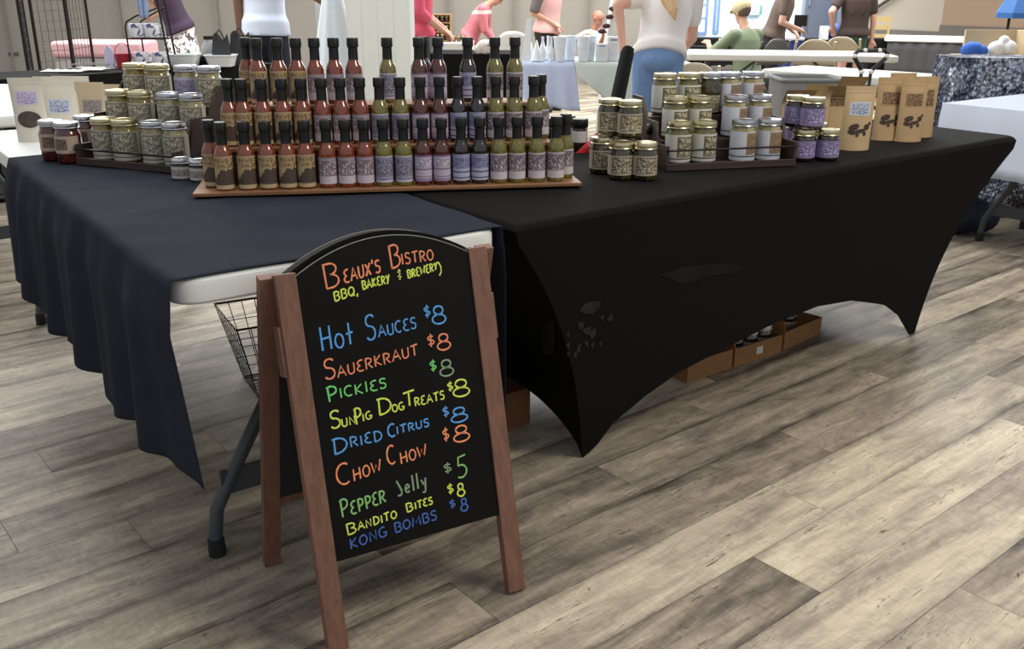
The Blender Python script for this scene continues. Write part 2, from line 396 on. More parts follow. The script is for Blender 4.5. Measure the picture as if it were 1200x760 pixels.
# ---- navy tablecloth
navy = NT('navy_fabric'); b = navy.b
b.inputs['Roughness'].default_value = .95; b.inputs['Specular IOR Level'].default_value = .12
f = navy.noise(navy.map(navy.obj(), (1, 1, 1)), 5, 3); navy.l(navy.ramp(f, [(.3, srgb(36, 39, 50)), (.7, srgb(43, 46, 57))]), b.inputs['Base Color'])
navy.bump(navy.noise(navy.obj(), 700, 2), .15, .001)
mb = MB()
NY = 110; YL = 1.695
def fold(y, d):      # sideways ripple of the drop, d 0..1 down
    return (.017*math.sin(y*21+.6)+.012*math.sin(y*37+2)+.008*math.sin(y*11+1))*d**.8
def cloth(u, v):
    y = .006+(YL-.006)*v
    if u < .32:                                        # left drop
        d = 1-u/.32
        yy = y - .10*d*(1-v)**2
        hem = .345+.012*math.sin(y*9)+.006*math.sin(y*23)
        z = .742-(.742-hem)*d
        dd = min(1, d*1.15)
        x = -.006-.024*min(1, d*4)-.012*d + fold(y, d)
        return (x, yy+.01*math.sin(y*16)*d, z+.004*(1-d)*0)
    if u > .80:                                        # right drop between the two tables
        d = (u-.80)/.20; z = .742-.60*d
        return (.766+.010*min(1, d*6)+.006*math.sin(y*14)*d, y, z)
    q = (u-.32)/.48
    return (-.004+.770*q, y+.003*math.sin(q*9), .7435+.0012*math.sin(y*26+q*3)*math.sin(q*7+y*4)+.0016*math.exp(-((y-.62-.1*q)/.02)**2)+.0016*math.exp(-((y-1.05+.15*q)/.015)**2))
mb.surf(cloth, 75, NY)
o = obj('tablecloth', mb, navy.m, ang=80); tag(o, 'navy fabric tablecloth draped over the left folding table with a long pleated drop', 'tablecloth')
so = o.modifiers.new('thickness', 'SOLIDIFY'); so.thickness = .0018; so.offset = 1

# ---- black stretch cover on the right table
blk = NT('black_stretch_fabric'); b = blk.b
b.inputs['Base Color'].default_value = srgb(15, 14, 14); b.inputs['Roughness'].default_value = .85; b.inputs['Specular IOR Level'].default_value = .12
blk.bump(blk.noise(blk.obj(), 900, 2), .1, .001)
L2, W2, H2 = 2.44, .762, .74
cov = thing('stretch_table_cover', 'black stretch fabric cover fitted over the long right-hand table with arched hems', 'table cover', (.796, -.006, 0), .032)
XL, XR = .315, 2.44-.38
def prof(z): q = max(0, min(1, 1-z/.70)); return 1-(1-q)**2.6     # how far the corner seam has come in
def aL(z): return XL*(.50*prof(z)+.50*(1-z/.74))+0
def aR(z): return L2-(L2-XR)*prof(z)
def arch_f(s):
    if s < .008 or s > .975: return 0
    pts = [(0, 0), (.03, .02), (.07, .08), (.145, .133), (.225, .175), (.36, .21), (.47, .238), (.59, .250), (.70, .232), (.83, .172), (.90, .107), (.95, .035), (.975, 0), (1, 0)]
    for (x0, y0), (x1, y1) in zip(pts, pts[1:]):
        if x0 <= s <= x1: return y0+(y1-y0)*(s-x0)/(x1-x0)+.014*max(0, math.sin(PI*s))**.7
    return 0
def bF(z): return .085*(1-z/.74)**1.2
def edge_round(k):      # last rows curl over the table edge
    return k
mb = MB()
TOPZ = .7445
def front(s, t, side=0):
    zb = arch_f(s); z = .728+(zb-.728)*t
    a = aL(z)+(aR(z)-aL(z))*s; bb = bF(z)
    sag = .010*math.sin(PI*s)*math.sin(PI*min(1, t))
    return (a, (bb+sag) if not side else W2-(bb+sag), z)
mb.surf(lambda s, t: front(s, t), 90, 22, flip=True); mb.surf(lambda s, t: front(s, t, 1), 90, 22)
def endf(r, t, right=0):
    zb = 0 if r < .02 or r > .98 else .16*math.sin(PI*r)**.6
    z = .728+(zb-.728)*t
    a = aR(z) if right else aL(z)
    b0 = bF(z); bb = b0+(W2-2*b0)*r
    pull = .05*math.sin(PI*r)*math.sin(PI*t)
    return (a-pull if right else a+pull, bb, z)
mb.surf(lambda s, t: endf(s, t), 30, 22); mb.surf(lambda s, t: endf(s, t, 1), 30, 22, flip=True)
def topf(u, v):
    a = L2*u; bb = W2*v; return (a, bb, TOPZ)
# rounded rim then top
R0 = rrect(0, 0, L2, W2, .004, 3); R1 = rrect(.004, .004, L2-.004, W2-.004, .02, 3); R2 = rrect(.014, .014, L2-.014, W2-.014, .02, 3)
n = len(R0); vs = [(x, y, .728) for x, y in R0]+[(x, y, .739) for x, y in R1]+[(x, y, TOPZ) for x, y in R2]
fs = [(j*n+i, j*n+(i+1) % n, (j+1)*n+(i+1) % n, (j+1)*n+i) for j in range(2) for i in range(n)]+[tuple(2*n+i for i in range(n))]
mb.add(vs, fs)
o = obj('fabric', mb, blk.m, cov, ang=60)
sheer = mat('painted_show_through_light', (40, 38, 36), .85, var=.35, vs=14, spec=.2)  # opaque lighter grey, painted for light showing through the fabric
Mc = Matrix.Translation((.796, -.006, 0)) @ Matrix.Rotation(.032, 4, 'Z'); Mi = Mc.inverted()
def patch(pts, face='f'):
    """opaque grey spots painted for light coming through the stretched fabric: outline found on the cover's own surface"""
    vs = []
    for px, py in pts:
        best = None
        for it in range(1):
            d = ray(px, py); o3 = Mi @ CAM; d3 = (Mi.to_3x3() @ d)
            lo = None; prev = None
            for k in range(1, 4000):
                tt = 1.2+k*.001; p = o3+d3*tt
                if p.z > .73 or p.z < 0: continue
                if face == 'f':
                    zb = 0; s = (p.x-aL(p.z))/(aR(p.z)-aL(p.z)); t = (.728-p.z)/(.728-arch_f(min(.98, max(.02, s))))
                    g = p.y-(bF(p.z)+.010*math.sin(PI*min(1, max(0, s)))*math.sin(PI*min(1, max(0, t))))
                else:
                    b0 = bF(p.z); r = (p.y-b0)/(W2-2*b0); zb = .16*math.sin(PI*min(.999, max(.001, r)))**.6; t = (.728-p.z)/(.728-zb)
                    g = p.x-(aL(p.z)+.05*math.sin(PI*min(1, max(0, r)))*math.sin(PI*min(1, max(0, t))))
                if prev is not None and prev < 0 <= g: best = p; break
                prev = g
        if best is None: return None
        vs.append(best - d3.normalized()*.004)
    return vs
mb = MB()
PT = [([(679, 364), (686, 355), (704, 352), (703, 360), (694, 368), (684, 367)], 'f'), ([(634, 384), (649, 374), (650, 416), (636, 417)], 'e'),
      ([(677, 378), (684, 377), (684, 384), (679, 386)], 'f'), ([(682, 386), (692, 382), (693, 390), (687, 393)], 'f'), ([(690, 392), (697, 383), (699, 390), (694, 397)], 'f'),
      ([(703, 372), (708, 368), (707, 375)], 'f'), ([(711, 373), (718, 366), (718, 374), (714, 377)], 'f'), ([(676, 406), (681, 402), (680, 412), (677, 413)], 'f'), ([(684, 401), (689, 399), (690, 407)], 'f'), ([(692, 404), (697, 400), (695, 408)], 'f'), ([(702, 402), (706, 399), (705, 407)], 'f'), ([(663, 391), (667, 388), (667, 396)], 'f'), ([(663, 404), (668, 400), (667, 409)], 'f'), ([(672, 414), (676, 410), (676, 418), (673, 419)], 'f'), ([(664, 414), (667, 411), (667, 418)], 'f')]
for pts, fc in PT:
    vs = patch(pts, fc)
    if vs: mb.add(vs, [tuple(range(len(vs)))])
if mb.f: obj('painted_light_patch', mb, sheer, cov, 'grey patches painted for light coming through the stretched black fabric', smooth=False)
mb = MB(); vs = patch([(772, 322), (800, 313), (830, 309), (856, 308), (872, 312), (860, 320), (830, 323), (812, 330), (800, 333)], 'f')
if vs: mb.add(vs, [tuple(range(len(vs)))]); obj('painted_light_patch', mb, mat('faint_painted_show_through_light', (25, 24, 23), .85, var=.4, vs=9, spec=.15), cov, 'faint wide patch painted for light coming through, high on the front', smooth=False)

# ================================================================== A-FRAME SIGN
FLp, FRp = G(396, 762), G(604, 692)
e1 = (FRp-FLp).normalized(); e2 = Vector((-e1.y, e1.x, 0)); Mid = (FLp+FRp)/2
srz = math.atan2(e1.y, e1.x); TILT = .235
sign = thing('chalkboard_sign', 'brown wooden A-frame sign with black chalkboard menu standing in front of the tables', 'sign', Mid, srz)
wood = NT('stained_brown_wood'); b = wood.b
nn = wood.noise(wood.map(wood.obj(), (22, 22, 1.2)), 4, 4, .6, .3)
wood.l(wood.ramp(nn, [(.3, srgb(104, 72, 58)), (.7, srgb(128, 92, 76))]), b.inputs['Base Color']); b.inputs['Roughness'].default_value = .55
Mf = Matrix.Rotation(-TILT, 4, 'X')               # front frame leans back
def fbox(mb, x0, x1, y0, y1, z0, z1, M): mb.box((x0, y0, z0), (x1, y1, z1), 0, M); return mb
HP = .772
for sx in (-1, 1):
    mb = MB(); fbox(mb, sx*.208-.021, sx*.208+.021, -.011, .011, .003, HP, Mf); obj('front_post', mb, wood.m, sign, bevel=.0015)
TB = math.atan2(.368-.0, HP*math.cos(TILT)*1.0)       # rear frame, foot .368 behind the front foot
top = Mf @ Vector((0, .02, HP-.012))
rear_foot = Vector((0, .372, 0)); rl = (top-rear_foot).length
ra = math.atan2(top.y-rear_foot.y, top.z)           # lean angle (negative y)
Mr = Matrix.Translation(rear_foot) @ Matrix.Rotation(-ra, 4, 'X')
for sx in (-1, 1):
    mb = MB(); fbox(mb, sx*.236-.019, sx*.236+.019, -.011, .011, .003, rl+.012, Mr); obj('rear_post', mb, wood.m, sign, bevel=.0015)
mb = MB(); fbox(mb, -.217, .217, -.01, .008, .185, .222, Mr); obj('rear_crossbar', mb, wood.m, sign, bevel=.0015)
mb = MB(); fbox(mb, -.217, .217, -.008, .010, rl-.05, rl+.006, Mr); obj('rear_top_rail', mb, wood.m, sign, bevel=.0015)
mb = MB(); fbox(mb, -.217, .217, -.014, -.010, .21, rl-.05, Mr); obj('rear_panel', mb, mat('rear_black_panel', (26, 26, 27), .7), sign)
for sx in (-1, 1):
    mb = MB(); M = Matrix.Translation(top)
    mb.box((sx*.21-.02, -.012, -.004), (sx*.21+.012, .03, .004), 0, M); mb.tube([(sx*.19, -.004, .004), (sx*.235, -.004, .004)], .005, 8, M=M); obj('hinge', mb, mat('dark_hinge_steel', (48, 44, 42), .4, .8), sign)
    mb = MB(); mb.box((sx*.232-.004, -.006, HP-.20), (sx*.232+.004, .03, HP-.10), 0, Mf); obj('folding_stay', mb, wood.m, sign, bevel=.002)
# board with arched top
BX = .187; BZ0 = .185; BZ1 = .764; RISE = .056
poly = [(-BX, BZ0), (BX, BZ0), (BX, BZ1)]
for i in range(1, 24):
    a = i/24; xx = BX-2*BX*a; poly.append((xx, BZ1+RISE*(1-(xx/BX)**2)))
poly.append((-BX, BZ1))
mb = MB(); mb.prism([(x, z) for x, z in poly], -.006, .010, 0, Mf)
board = obj('chalkboard', mb, mat('black_chalkboard', (13, 13, 14), .65, spec=.15, var=.12, vs=14), sign, 'black board with coloured handwriting', ang=30)
# thick black arch rim behind the board top
mb = MB(); vs = []; N = 28
for i in range(N+1):
    a = i/N; xx = (BX+.012)*(2*a-1); zz = .771+.062*(1-(xx/(BX+.012))**2)
    for dy, dz in ((.0, -.002), (.034, 0), (.034, -.030), (.0, -.030)): vs.append(Mf @ Vector((xx, dy+.010, zz+dz)))
fs = [(i*4+k, i*4+(k+1) % 4, i*4+4+(k+1) % 4, i*4+4+k) for i in range(N) for k in range(4)]+[(3, 2, 1, 0), (N*4, N*4+1, N*4+2, N*4+3)]
mb.add(vs, fs); obj('arch_rim', mb, mat('black_trim', (11, 11, 12), .7, spec=.12), sign, bevel=.0012)

for bx_, dy, zb_, rs in ((BX, -.0055, BZ1+.0005, RISE), (BX+.012, .043, .7715, .062)):
    pts = [Mf @ Vector((bx_*(2*i/N-1), dy, zb_+rs*(1-(2*i/N-1)**2))) for i in range(N+1)]
    obj('edge_highlight', MB().tube(pts, .0011, 6), mat('painted_edge_highlight', (126, 122, 110), .6), sign)  # thin pale lines paint the highlight along the arch edges
# ---- handwriting : single-stroke letters, drawn as marker strokes lying on the board
def arc(cx, cy, rx, ry, a0, a1, n=9): return [(cx+rx*math.cos(R(a0+(a1-a0)*i/n)), cy+ry*math.sin(R(a0+(a1-a0)*i/n))) for i in range(n+1)]
GL = {
 'A': (.72, [[(0, 0), (.36, 1), (.72, 0)], [(.14, .36), (.6, .36)]]),
 'B': (.62, [[(.08, 0), (.04, 1)], [(0, .98)]+arc(.28, .76, .28, .23, 85, -90)+arc(.28, .27, .34, .27, 90, -95)+[(.06, 0)]]),
 'C': (.62, [arc(.36, .5, .36, .5, 55, 305, 14)]),
 'D': (.70, [[(.1, .96), (.08, 0)], [(0, .97)]+arc(.2, .5, .48, .49, 88, -88, 14)+[(.06, 0)]]),
 'E': (.55, [arc(.38, .76, .3, .24, 60, 250, 8)+arc(.38, .26, .36, .26, 110, 300, 9)]),
 'e': (.5, [[(.1, .3), (.42, .36)]+arc(.27, .3, .2, .26, 20, 320, 11)]),
 'G': (.66, [arc(.34, .5, .34, .5, 60, 350, 14)+[(.36, .42)]]),
 'g': (.5, [arc(.25, .3, .22, .3, 60, 400, 12), [(.47, .55), (.45, -.2)]+arc(.25, -.2, .2, .2, 0, -150, 6)]),
 'H': (.7, [[(.05, 1), (.05, 0)], [(.62, 1), (.62, 0)], [(.05, .48), (.62, .52)]]),
 'I': (.2, [[(.1, .95), (.1, 0)]]),
 'J': (.5, [[(.05, 1), (.42, .25)]+arc(.22, .15, .2, .2, 20, -150, 7)]),
 'K': (.62, [[(.06, 1), (.06, 0)], [(.55, .95), (.08, .45), (.6, 0)]]),
 'L': (.5, [[(.06, 1), (.06, 0), (.5, .03)]]),
 'l': (.22, [[(.11, 1.05), (.11, 0)]]),
 'M': (.8, [[(.02, 0), (.12, .95), (.4, .3), (.68, .95), (.78, 0)]]),
 'N': (.68, [[(.06, 0), (.06, .95), (.6, .05), (.6, 1)]]),
 'O': (.66, [arc(.33, .46, .32, .46, 80, 445, 16)]),
 'o': (.56, [arc(.28, .3, .27, .3, 80, 445, 14)]),
 'P': (.6, [[(.12, 0), (.08, .95)], [(0, .92)]+arc(.24, .70, .33, .28, 95, -100, 11)]),
 'Q': (.68, [arc(.33, .48, .32, .46, 80, 445, 16), [(.36, .26), (.66, -.08)]]),
 'R': (.62, [[(.06, 0), (.05, .96)], [(0, .95)]+arc(.24, .72, .3, .24, 90, -95, 9)+[(.6, 0)]]),
 'S': (.56, [arc(.30, .76, .24, .23, 30, 240, 9)+arc(.26, .27, .26, .27, 75, -150, 10)]),
 'T': (.64, [[(0, .93), (.64, 1)], [(.32, .96), (.30, 0)]]),
 't': (.45, [[(.22, .95), (.22, .02)], [(0, .48), (.45, .52)]]),
 'U': (.62, [[(.04, .95)]+arc(.3, .28, .26, .28, 180, 360, 9)+[(.57, .98)]]),
 'W': (.9, [[(0, .95), (.2, .04), (.45, .65), (.66, .04), (.9, 1)]]),
 'X': (.58, [[(.02, .95), (.55, 0)], [(.55, .95), (.02, 0)]]),
 'Y': (.6, [[(.02, .95), (.3, .45)], [(.58, 1), (.12, -.1)]]),
 'y': (.5, [[(.04, .55), (.25, .18)], [(.46, .6), (.36, -.1)]+arc(.2, -.18, .16, .16, 20, -150, 6)]),
 '~': (.62, [[(.02, .95), (.28, .45)], [(.55, .95), (.28, .45), (.22, .05)], [(.55, .95), (.95, .78), (1.25, .25), (1.18, -.4), (.8, -.8)]]),
 "'": (.16, [[(.1, 1.12), (.04, .8)]]), ',': (.22, [[(.12, .1), (.04, -.24)]]),
 '&': (.6, [[(.42, .85), (.1, .78), (.36, .55), (.08, .3), (.44, .2)], [(.28, 1.05), (.26, .9)], [(.25, .1), (.24, -.08)]]),
 '8': (.66, [arc(.34, .76, .22, .24, -80, 275, 14), arc(.33, .26, .32, .27, 85, 445, 16)]),
 '5': (.56, [[(.55, 1), (.16, .96), (.12, .55)]+arc(.24, .28, .3, .3, 100, -130, 11)]),
 '$': (.52, [arc(.27, .68, .2, .18, 40, 250, 8)+arc(.25, .3, .21, .19, 80, -140, 8), [(.28, 1.08), (.24, -.1)]]),
 ' ': (.35, []), '_': (1, [[(0, 0), (1, .1)]])}
nB = (Mid.to_3d(), None)
Mw = Matrix.Translation(Mid) @ Matrix.Rotation(srz, 4, 'Z'); MwI = (Mw @ Mf).inverted()
Pn = (Mw @ Mf).to_3x3() @ Vector((0, -1, 0)); P0 = (Mw @ Mf) @ Vector((0, -.006, 0))
def uvb(px, py): q = MwI @ onplane(px, py, P0, Pn); return q.x, q.z
ORG, ORG2, YEL, BLU, DBL, GRN, PGR, GRY = (244, 146, 104), (255, 156, 104), (222, 238, 96), (92, 166, 236), (70, 108, 190), (120, 222, 120), (140, 196, 120), (138, 164, 132)
LINES = [
 ('orange handwritten heading BEAUX\'S BISTRO', [('B', 381, 339, 398, 335, 29, ORG), ("EAUX'S", 404, 332, 446, 318, 15, ORG), ('B', 458, 315, 469.5, 311, 27, ORG), ('ISTRO', 471, 310, 508, 304, 13, ORG)]),
 ('yellow handwritten line BBQ, BAKERY & BREWERY', [('BBQ,', 392, 353, 420, 344, 11, YEL), ('BAKERY', 425, 339, 457, 331, 10, YEL), ('&', 466, 327, 472, 325.5, 11, YEL), ('BREWER~', 478, 326, 513, 316, 9.5, YEL)]),
 ('blue handwritten line HOT SAUCES $8', [('Hot', 377.5, 411.5, 415, 403.5, 28, BLU), ('S', 430, 399.5, 441.5, 396.5, 30, BLU), ('AUCES', 444, 395, 488, 384.5, 13.5, BLU), ('$', 497, 372, 505, 370, 13, BLU), ('8', 507, 380, 523, 377.5, 21, BLU)]),
 ('orange handwritten line SAUERKRAUT $8', [('S', 381, 445, 394, 442, 24, ORG), ('AUERKRAUT', 396, 442, 490, 415, 13, ORG), ('$', 501, 406, 510, 404, 13, ORG), ('8', 513, 411, 528.5, 408, 19, ORG)]),
 ('green handwritten line PICKLES $8', [('P', 384, 471, 396, 468, 18, GRN), ('ICKlES', 398.5, 466, 453, 454, 12, GRN), ('$', 504, 435, 512, 433, 12, GRN), ('8', 516, 441, 532, 438, 19, GRY)]),
 ('yellow handwritten line SUNPIG DOG TREATS $8', [('S', 388, 503, 400, 500, 21, YEL), ('UN', 401, 500, 417, 496, 10, YEL), ('P', 416.5, 497, 424.5, 494, 19, YEL), ('IG', 425, 493, 436, 489.5, 9, YEL), ('D', 443.5, 487, 459.5, 483, 19, YEL), ('OG', 460, 482.5, 474, 479.5, 9, YEL), ('T', 474, 477, 487, 473.5, 17, YEL), ('REATS', 486.5, 476, 521, 467, 10, YEL), ('$', 524.5, 458, 531.5, 456, 10, YEL), ('8', 531.5, 466, 551, 462.5, 20, YEL)]),
 ('blue handwritten line DRIED CITRUS $8', [('D', 391, 533, 408, 528, 18, BLU), ('RIED', 411, 524, 448, 515, 12, BLU), ('C', 455.5, 512.5, 464, 510, 15, BLU), ('ITRUS', 465, 508.5, 503, 499, 9.5, BLU), ('$', 519, 488, 526.5, 486, 11, BLU), ('8', 529, 496, 548.5, 491.5, 17, BLU)]),
 ('bright orange handwritten line CHOW CHOW $8', [('C', 396, 569, 411, 564.5, 25, ORG2), ('HOW', 415, 563, 447, 551, 14, ORG2), ('C', 455, 545.5, 464, 542.5, 22, ORG2), ('HOW', 470, 543, 500, 533, 13.5, ORG2), ('$', 519, 516.5, 527, 514, 14, ORG2), ('8', 532, 519, 551, 514.5, 19, ORG2)]),
 ('pale green handwritten line PEPPER JELLY $5', [('P', 400, 606, 409, 602, 21, PGR), ('EPPER', 412, 603, 452, 587, 15, PGR), ('Jelly', 466, 581, 500, 569, 18, GRY), ('$', 520, 554.5, 530, 552, 11, GRY), ('5', 536, 561, 548, 557, 25, PGR)]),
 ('yellow handwritten line BANDITO BITES $8', [('B', 407, 627, 417.5, 623.5, 13, YEL), ('ANDITO', 420, 621, 465, 606, 9.5, YEL), ('B', 476.5, 600, 484, 597.5, 10, YEL), ('ITES', 486.5, 596.5, 507, 590, 8.5, YEL), ('$', 524.5, 578.5, 532, 576.5, 11, YEL), ('8', 536.5, 582, 545, 580, 15, YEL)]),
 ('dark blue handwritten line KONG BOMBS $8', [('KONG', 411, 643, 453.5, 627, 12, DBL), ('BOMBS', 463, 624, 512, 608, 11.5, DBL), ('$', 527, 595, 534, 593, 9, DBL), ('8', 540.5, 599, 548.5, 596.5, 15, DBL)])]
def marker(c): return mat('marker_%d_%d_%d' % c, c, .6)
jit = random.Random(5)
PARTS = []
for lab, runs in LINES:
    wrd = [q for q in runs if q[0] not in '$85']; prc = [q for q in runs if q[0] in '$85']
    base, _, cost = lab.partition(' $')
    PARTS.append(('lettering', base, wrd))
    if prc: PARTS.append(('price', 'handwritten $%s price beside %s' % (cost, base.split('line ')[1]), prc))
for pname, lab, runs in PARTS:
    mb = MB(); ms = []
    for txt, x0, y0, x1, y1, h, c in runs:
        m = marker(c)
        if m not in ms: ms.append(m)
        u0, v0 = uvb(x0, y0); u1, v1 = uvb(x1, y1); vh = uvb(x0, y0-h)[1]-v0
        tw = sum(GL[q][0] for q in txt)+.2*(len(txt)-1); sl = (v1-v0)/(u1-u0); sx = (u1-u0)/tw; cx = 0
        wd_ = .0019 if h > 14 else .0016
        for q in txt:
            gw, st = GL[q]
            k = jit.uniform(-.03, .03)
            for s_ in st:
                pts = []
                for gx, gy in s_:
                    uu = u0+(cx+gx)*sx; vv_ = v0+sl*(cx+gx)*sx+(gy+k)*vh
                    pts.append((uu, vv_))
                # flat bead with rounded section
                P = [Vector((a, -.0068, b_)) for a, b_ in pts]; vs = []; NN = len(P)
                for i, p in enumerate(P):
                    tdir = (P[min(i+1, NN-1)]-P[max(i-1, 0)]); tdir = tdir.normalized() if tdir.length > 1e-9 else Vector((1, 0, 0))
                    sd = Vector((tdir.z, 0, -tdir.x)); ww = wd_*(1+.15*math.sin(i*1.7))
                    for o_, d_ in ((-1, .0006), (-.7, -.0002), (.7, -.0002), (1, .0006)): vs.append(Mf @ (p+sd*(ww*o_)+Vector((0, d_, 0))))
                fs = [(i*4+j, i*4+j+1, i*4+5+j, i*4+4+j) for i in range(NN-1) for j in range(3)]
                mb.add(vs, fs, ms.index(m))
            cx += gw+.2
    obj(pname, mb, ms, board, lab, smooth=False)

# ================================================================== PRODUCT LABELS AND FILLINGS
def labelmat(name, paper, panel, ink, pan=(.0, 1, .25, .9), scrib=(9, 5), thr=.54, bands=(), dark=None, top=None, tri=None):
    """printed paper label: paper colour, a printed panel (u0,u1,v0,v1), scribbled lettering and plain bands (v0,v1,rgb)"""
    if name in MATS: return MATS[name]
    t = NT(name); uv = t.uv(); sp = t.n('ShaderNodeSeparateXYZ'); t.l(uv, sp.inputs[0]); U, V = sp.outputs[0], sp.outputs[1]
    def rng(x, a, b): return t.math('MULTIPLY', t.math('GREATER_THAN', x, a), t.math('LESS_THAN', x, b))
    c = t.mix(t.noise(uv, 14, 3), tuple(q*.93 for q in srgb(*paper)[:3])+(1,), srgb(*paper))
    inp = t.math('MULTIPLY', rng(U, pan[0], pan[1]), rng(V, pan[2], pan[3]))
    c = t.mix(inp, c, srgb(*panel))
    for a, b_, rgb in bands: c = t.mix(rng(V, a, b_), c, srgb(*rgb))
    if dark:                      # dark hill-shaped picture with a ragged top edge
        hill = t.math('ADD', t.math('SUBTRACT', dark[0], t.math('MULTIPLY', t.math('MAXIMUM', t.math('SUBTRACT', .5, U), 0), 1.6)), t.math('MULTIPLY', t.math('SUBTRACT', t.noise(t.map(uv, (6, 0, 1)), 3, 3), .5), dark[1]))
        dm = t.math('MULTIPLY', t.math('LESS_THAN', V, hill), t.math('GREATER_THAN', V, dark[2]))
        mot = t.ramp(t.noise(t.map(uv, (10, 9, 1)), 3, 3), [(.35, srgb(*dark[3])), (.65, srgb(*[min(255, q+38) for q in dark[3]]))])
        c = t.mix(dm, c, mot)
    sc = t.noise(t.map(uv, (scrib[0], scrib[1]*.8, 1)), 2.1, 2, .5, 1.2)
    sm = t.math('MULTIPLY', t.math('GREATER_THAN', sc, thr), t.math('MULTIPLY', rng(U, pan[0]+.03, pan[1]-.03), rng(V, (top or pan)[2 if not top else 0]+.03, (top or pan)[3 if not top else 1]-.03)))
    c = t.mix(sm, c, srgb(*ink))
    t.l(c, t.b.inputs['Base Color']); t.b.inputs['Roughness'].default_value = .55
    MATS[name] = t.m; return t.m
TAN = labelmat('tan_hill_label', (188, 164, 124), (180, 154, 114), (96, 72, 48), (.0, 1, .62, .97), (16, 7), .53, bands=((0, .11, (188, 168, 130)),), dark=(.60, .35, .12, (60, 46, 36)))
WHT = labelmat('white_mauve_label', (206, 196, 206), (126, 106, 114), (214, 204, 212), (.12, .9, .30, .90), (11, 6), .56, bands=((.92, 1, (150, 136, 146)),))
GRN_L = labelmat('lilac_scribble_label', (196, 192, 210), (160, 156, 176), (92, 88, 108), (.12, .9, .18, .92), (14, 8), .50, bands=((.10, .16, (116, 110, 138)), (.9, .95, (134, 124, 150))))
PNK = labelmat('pink_lilac_label', (196, 184, 202), (164, 150, 170), (228, 220, 234), (.0, 1, .55, .86), (10, 6), .54, bands=((.93, 1, (128, 108, 140)), (.0, .12, (150, 132, 166)), (.44, .5, (130, 112, 146)), (.17, .2, (108, 90, 122))))
BLU_L = labelmat('blue_lilac_label', (184, 184, 210), (150, 150, 184), (100, 100, 136), (.05, .95, .45, .9), (12, 8), .5, bands=((.30, .36, (96, 96, 128)), (.08, .13, (84, 84, 112)), (.92, .96, (120, 120, 158))))
GRY_L = labelmat('grey_mountain_label', (206, 198, 204), (112, 98, 106), (206, 196, 204), (.04, .96, .30, .93), (10, 6), .56, bands=((.94, 1, (190, 180, 188)),))
def sauce(name, rgb, dk):
    if name in MATS: return MATS[name]
    t = NT(name); f = t.noise(t.obj(), 160, 3, .6)
    t.l(t.ramp(f, [(.35, srgb(*dk)), (.68, srgb(*rgb))]), t.b.inputs['Base Color'])
    t.b.inputs['Roughness'].default_value = .12; t.b.inputs['Coat Weight'].default_value = 1; t.b.inputs['Coat Roughness'].default_value = .03
    MATS[name] = t.m; return t.m
S_RED = sauce('red_pepper_sauce', (142, 66, 34), (108, 44, 22)); S_GRN = sauce('olive_green_sauce', (124, 116, 46), (88, 82, 26)); S_BRN = sauce('dark_red_sauce', (92, 34, 24), (62, 20, 16))
S_DRK = sauce('black_berry_sauce', (38, 26, 28), (20, 14, 16)); S_OLV = sauce('yellow_olive_sauce', (134, 122, 52), (92, 84, 30))
capm = mat('black_shrink_cap', (17, 18, 18), .38, spec=.5)
def bottle(sau, lab, tall=False):
    t = thing('sauce_bottle', '-', 'bottle')
    r = .0236
    pr = [(.0205, 0), (.0228, .0015), (r, .005), (r, .090), (.0231, .096), (.0212, .103), (.0180, .110), (.0150, .117), (.0136, .122), (.0134, .126)]
    obj('glass_body', MB().lathe(pr, 20), sau, t, ang=60)
    pc = [(.0146, .1165), (.0141, .122), (.0136, .145), (.0138, .152), (.0160, .1535), (.0163, .157), (.0163, .175), (.0152, .178), (.0, .178)]
    obj('shrink_cap', MB().lathe(pc, 18), capm, t, ang=40)
    z0, z1 = (.005, .091) if tall else (.011, .082)
    a0 = -PI/2-2.75; a1 = -PI/2+2.75
    obj('label', MB().lathe([(r+.0005, z0), (r+.0006, z1)], 28, a0=a0, a1=a1, caps=False), lab, t, ang=60)
    return t
BK = {'T': (bottle(S_RED, TAN, True), 'tan-label red sauce bottle', 'tan-label red sauce bottles'),
      'W': (bottle(S_RED, WHT), 'white-and-mauve-label red sauce bottle', 'white-label red sauce bottles'),
      'G': (bottle(S_OLV, GRN_L), 'lilac-label olive sauce bottle', 'lilac-label olive sauce bottles'),
      'P': (bottle(S_BRN, PNK), 'pink-lilac-label dark red sauce bottle', 'pink-lilac-label sauce bottles'),
      'B': (bottle(S_DRK, BLU_L), 'blue-lilac-label black sauce bottle', 'blue-lilac-label dark sauce bottles'),
      'M': (bottle(S_GRN, GRY_L), 'grey-label green sauce bottle', 'grey-label green sauce bottles')}

# ---- stepped wooden display with the hot sauces
ZT = .7605
A0 = G(262, 222, ZT); A1 = G(655, 211, ZT); bdir = (A1-A0).normalized(); bnor = Vector((-bdir.y, bdir.x, 0)); brz = math.atan2(bdir.y, bdir.x)
DD, DZ = .10, .100
O0 = A0 - bdir*.075 - bnor*.045            # front left corner of the base board
WID = (G(682, 212, ZT)-O0).dot(bdir)-.005
disp = thing('stepped_bottle_display', 'three-step dark wooden display with orange-brown boards carrying the sauce bottles', 'display stand', (O0.x, O0.y, .7455), brz)
bw = NT('orange_brown_board'); nn = bw.noise(bw.map(bw.obj(), (1.5, 20, 20)), 4, 4, .6, .4)
bw.l(bw.ramp(nn, [(.3, srgb(112, 76, 48)), (.7, srgb(150, 108, 72))]), bw.b.inputs['Base Color']); bw.b.inputs['Roughness'].default_value = .5
dw = NT('dark_stained_board'); nn = dw.noise(dw.map(dw.obj(), (1.5, 20, 20)), 4, 4, .6, .4)
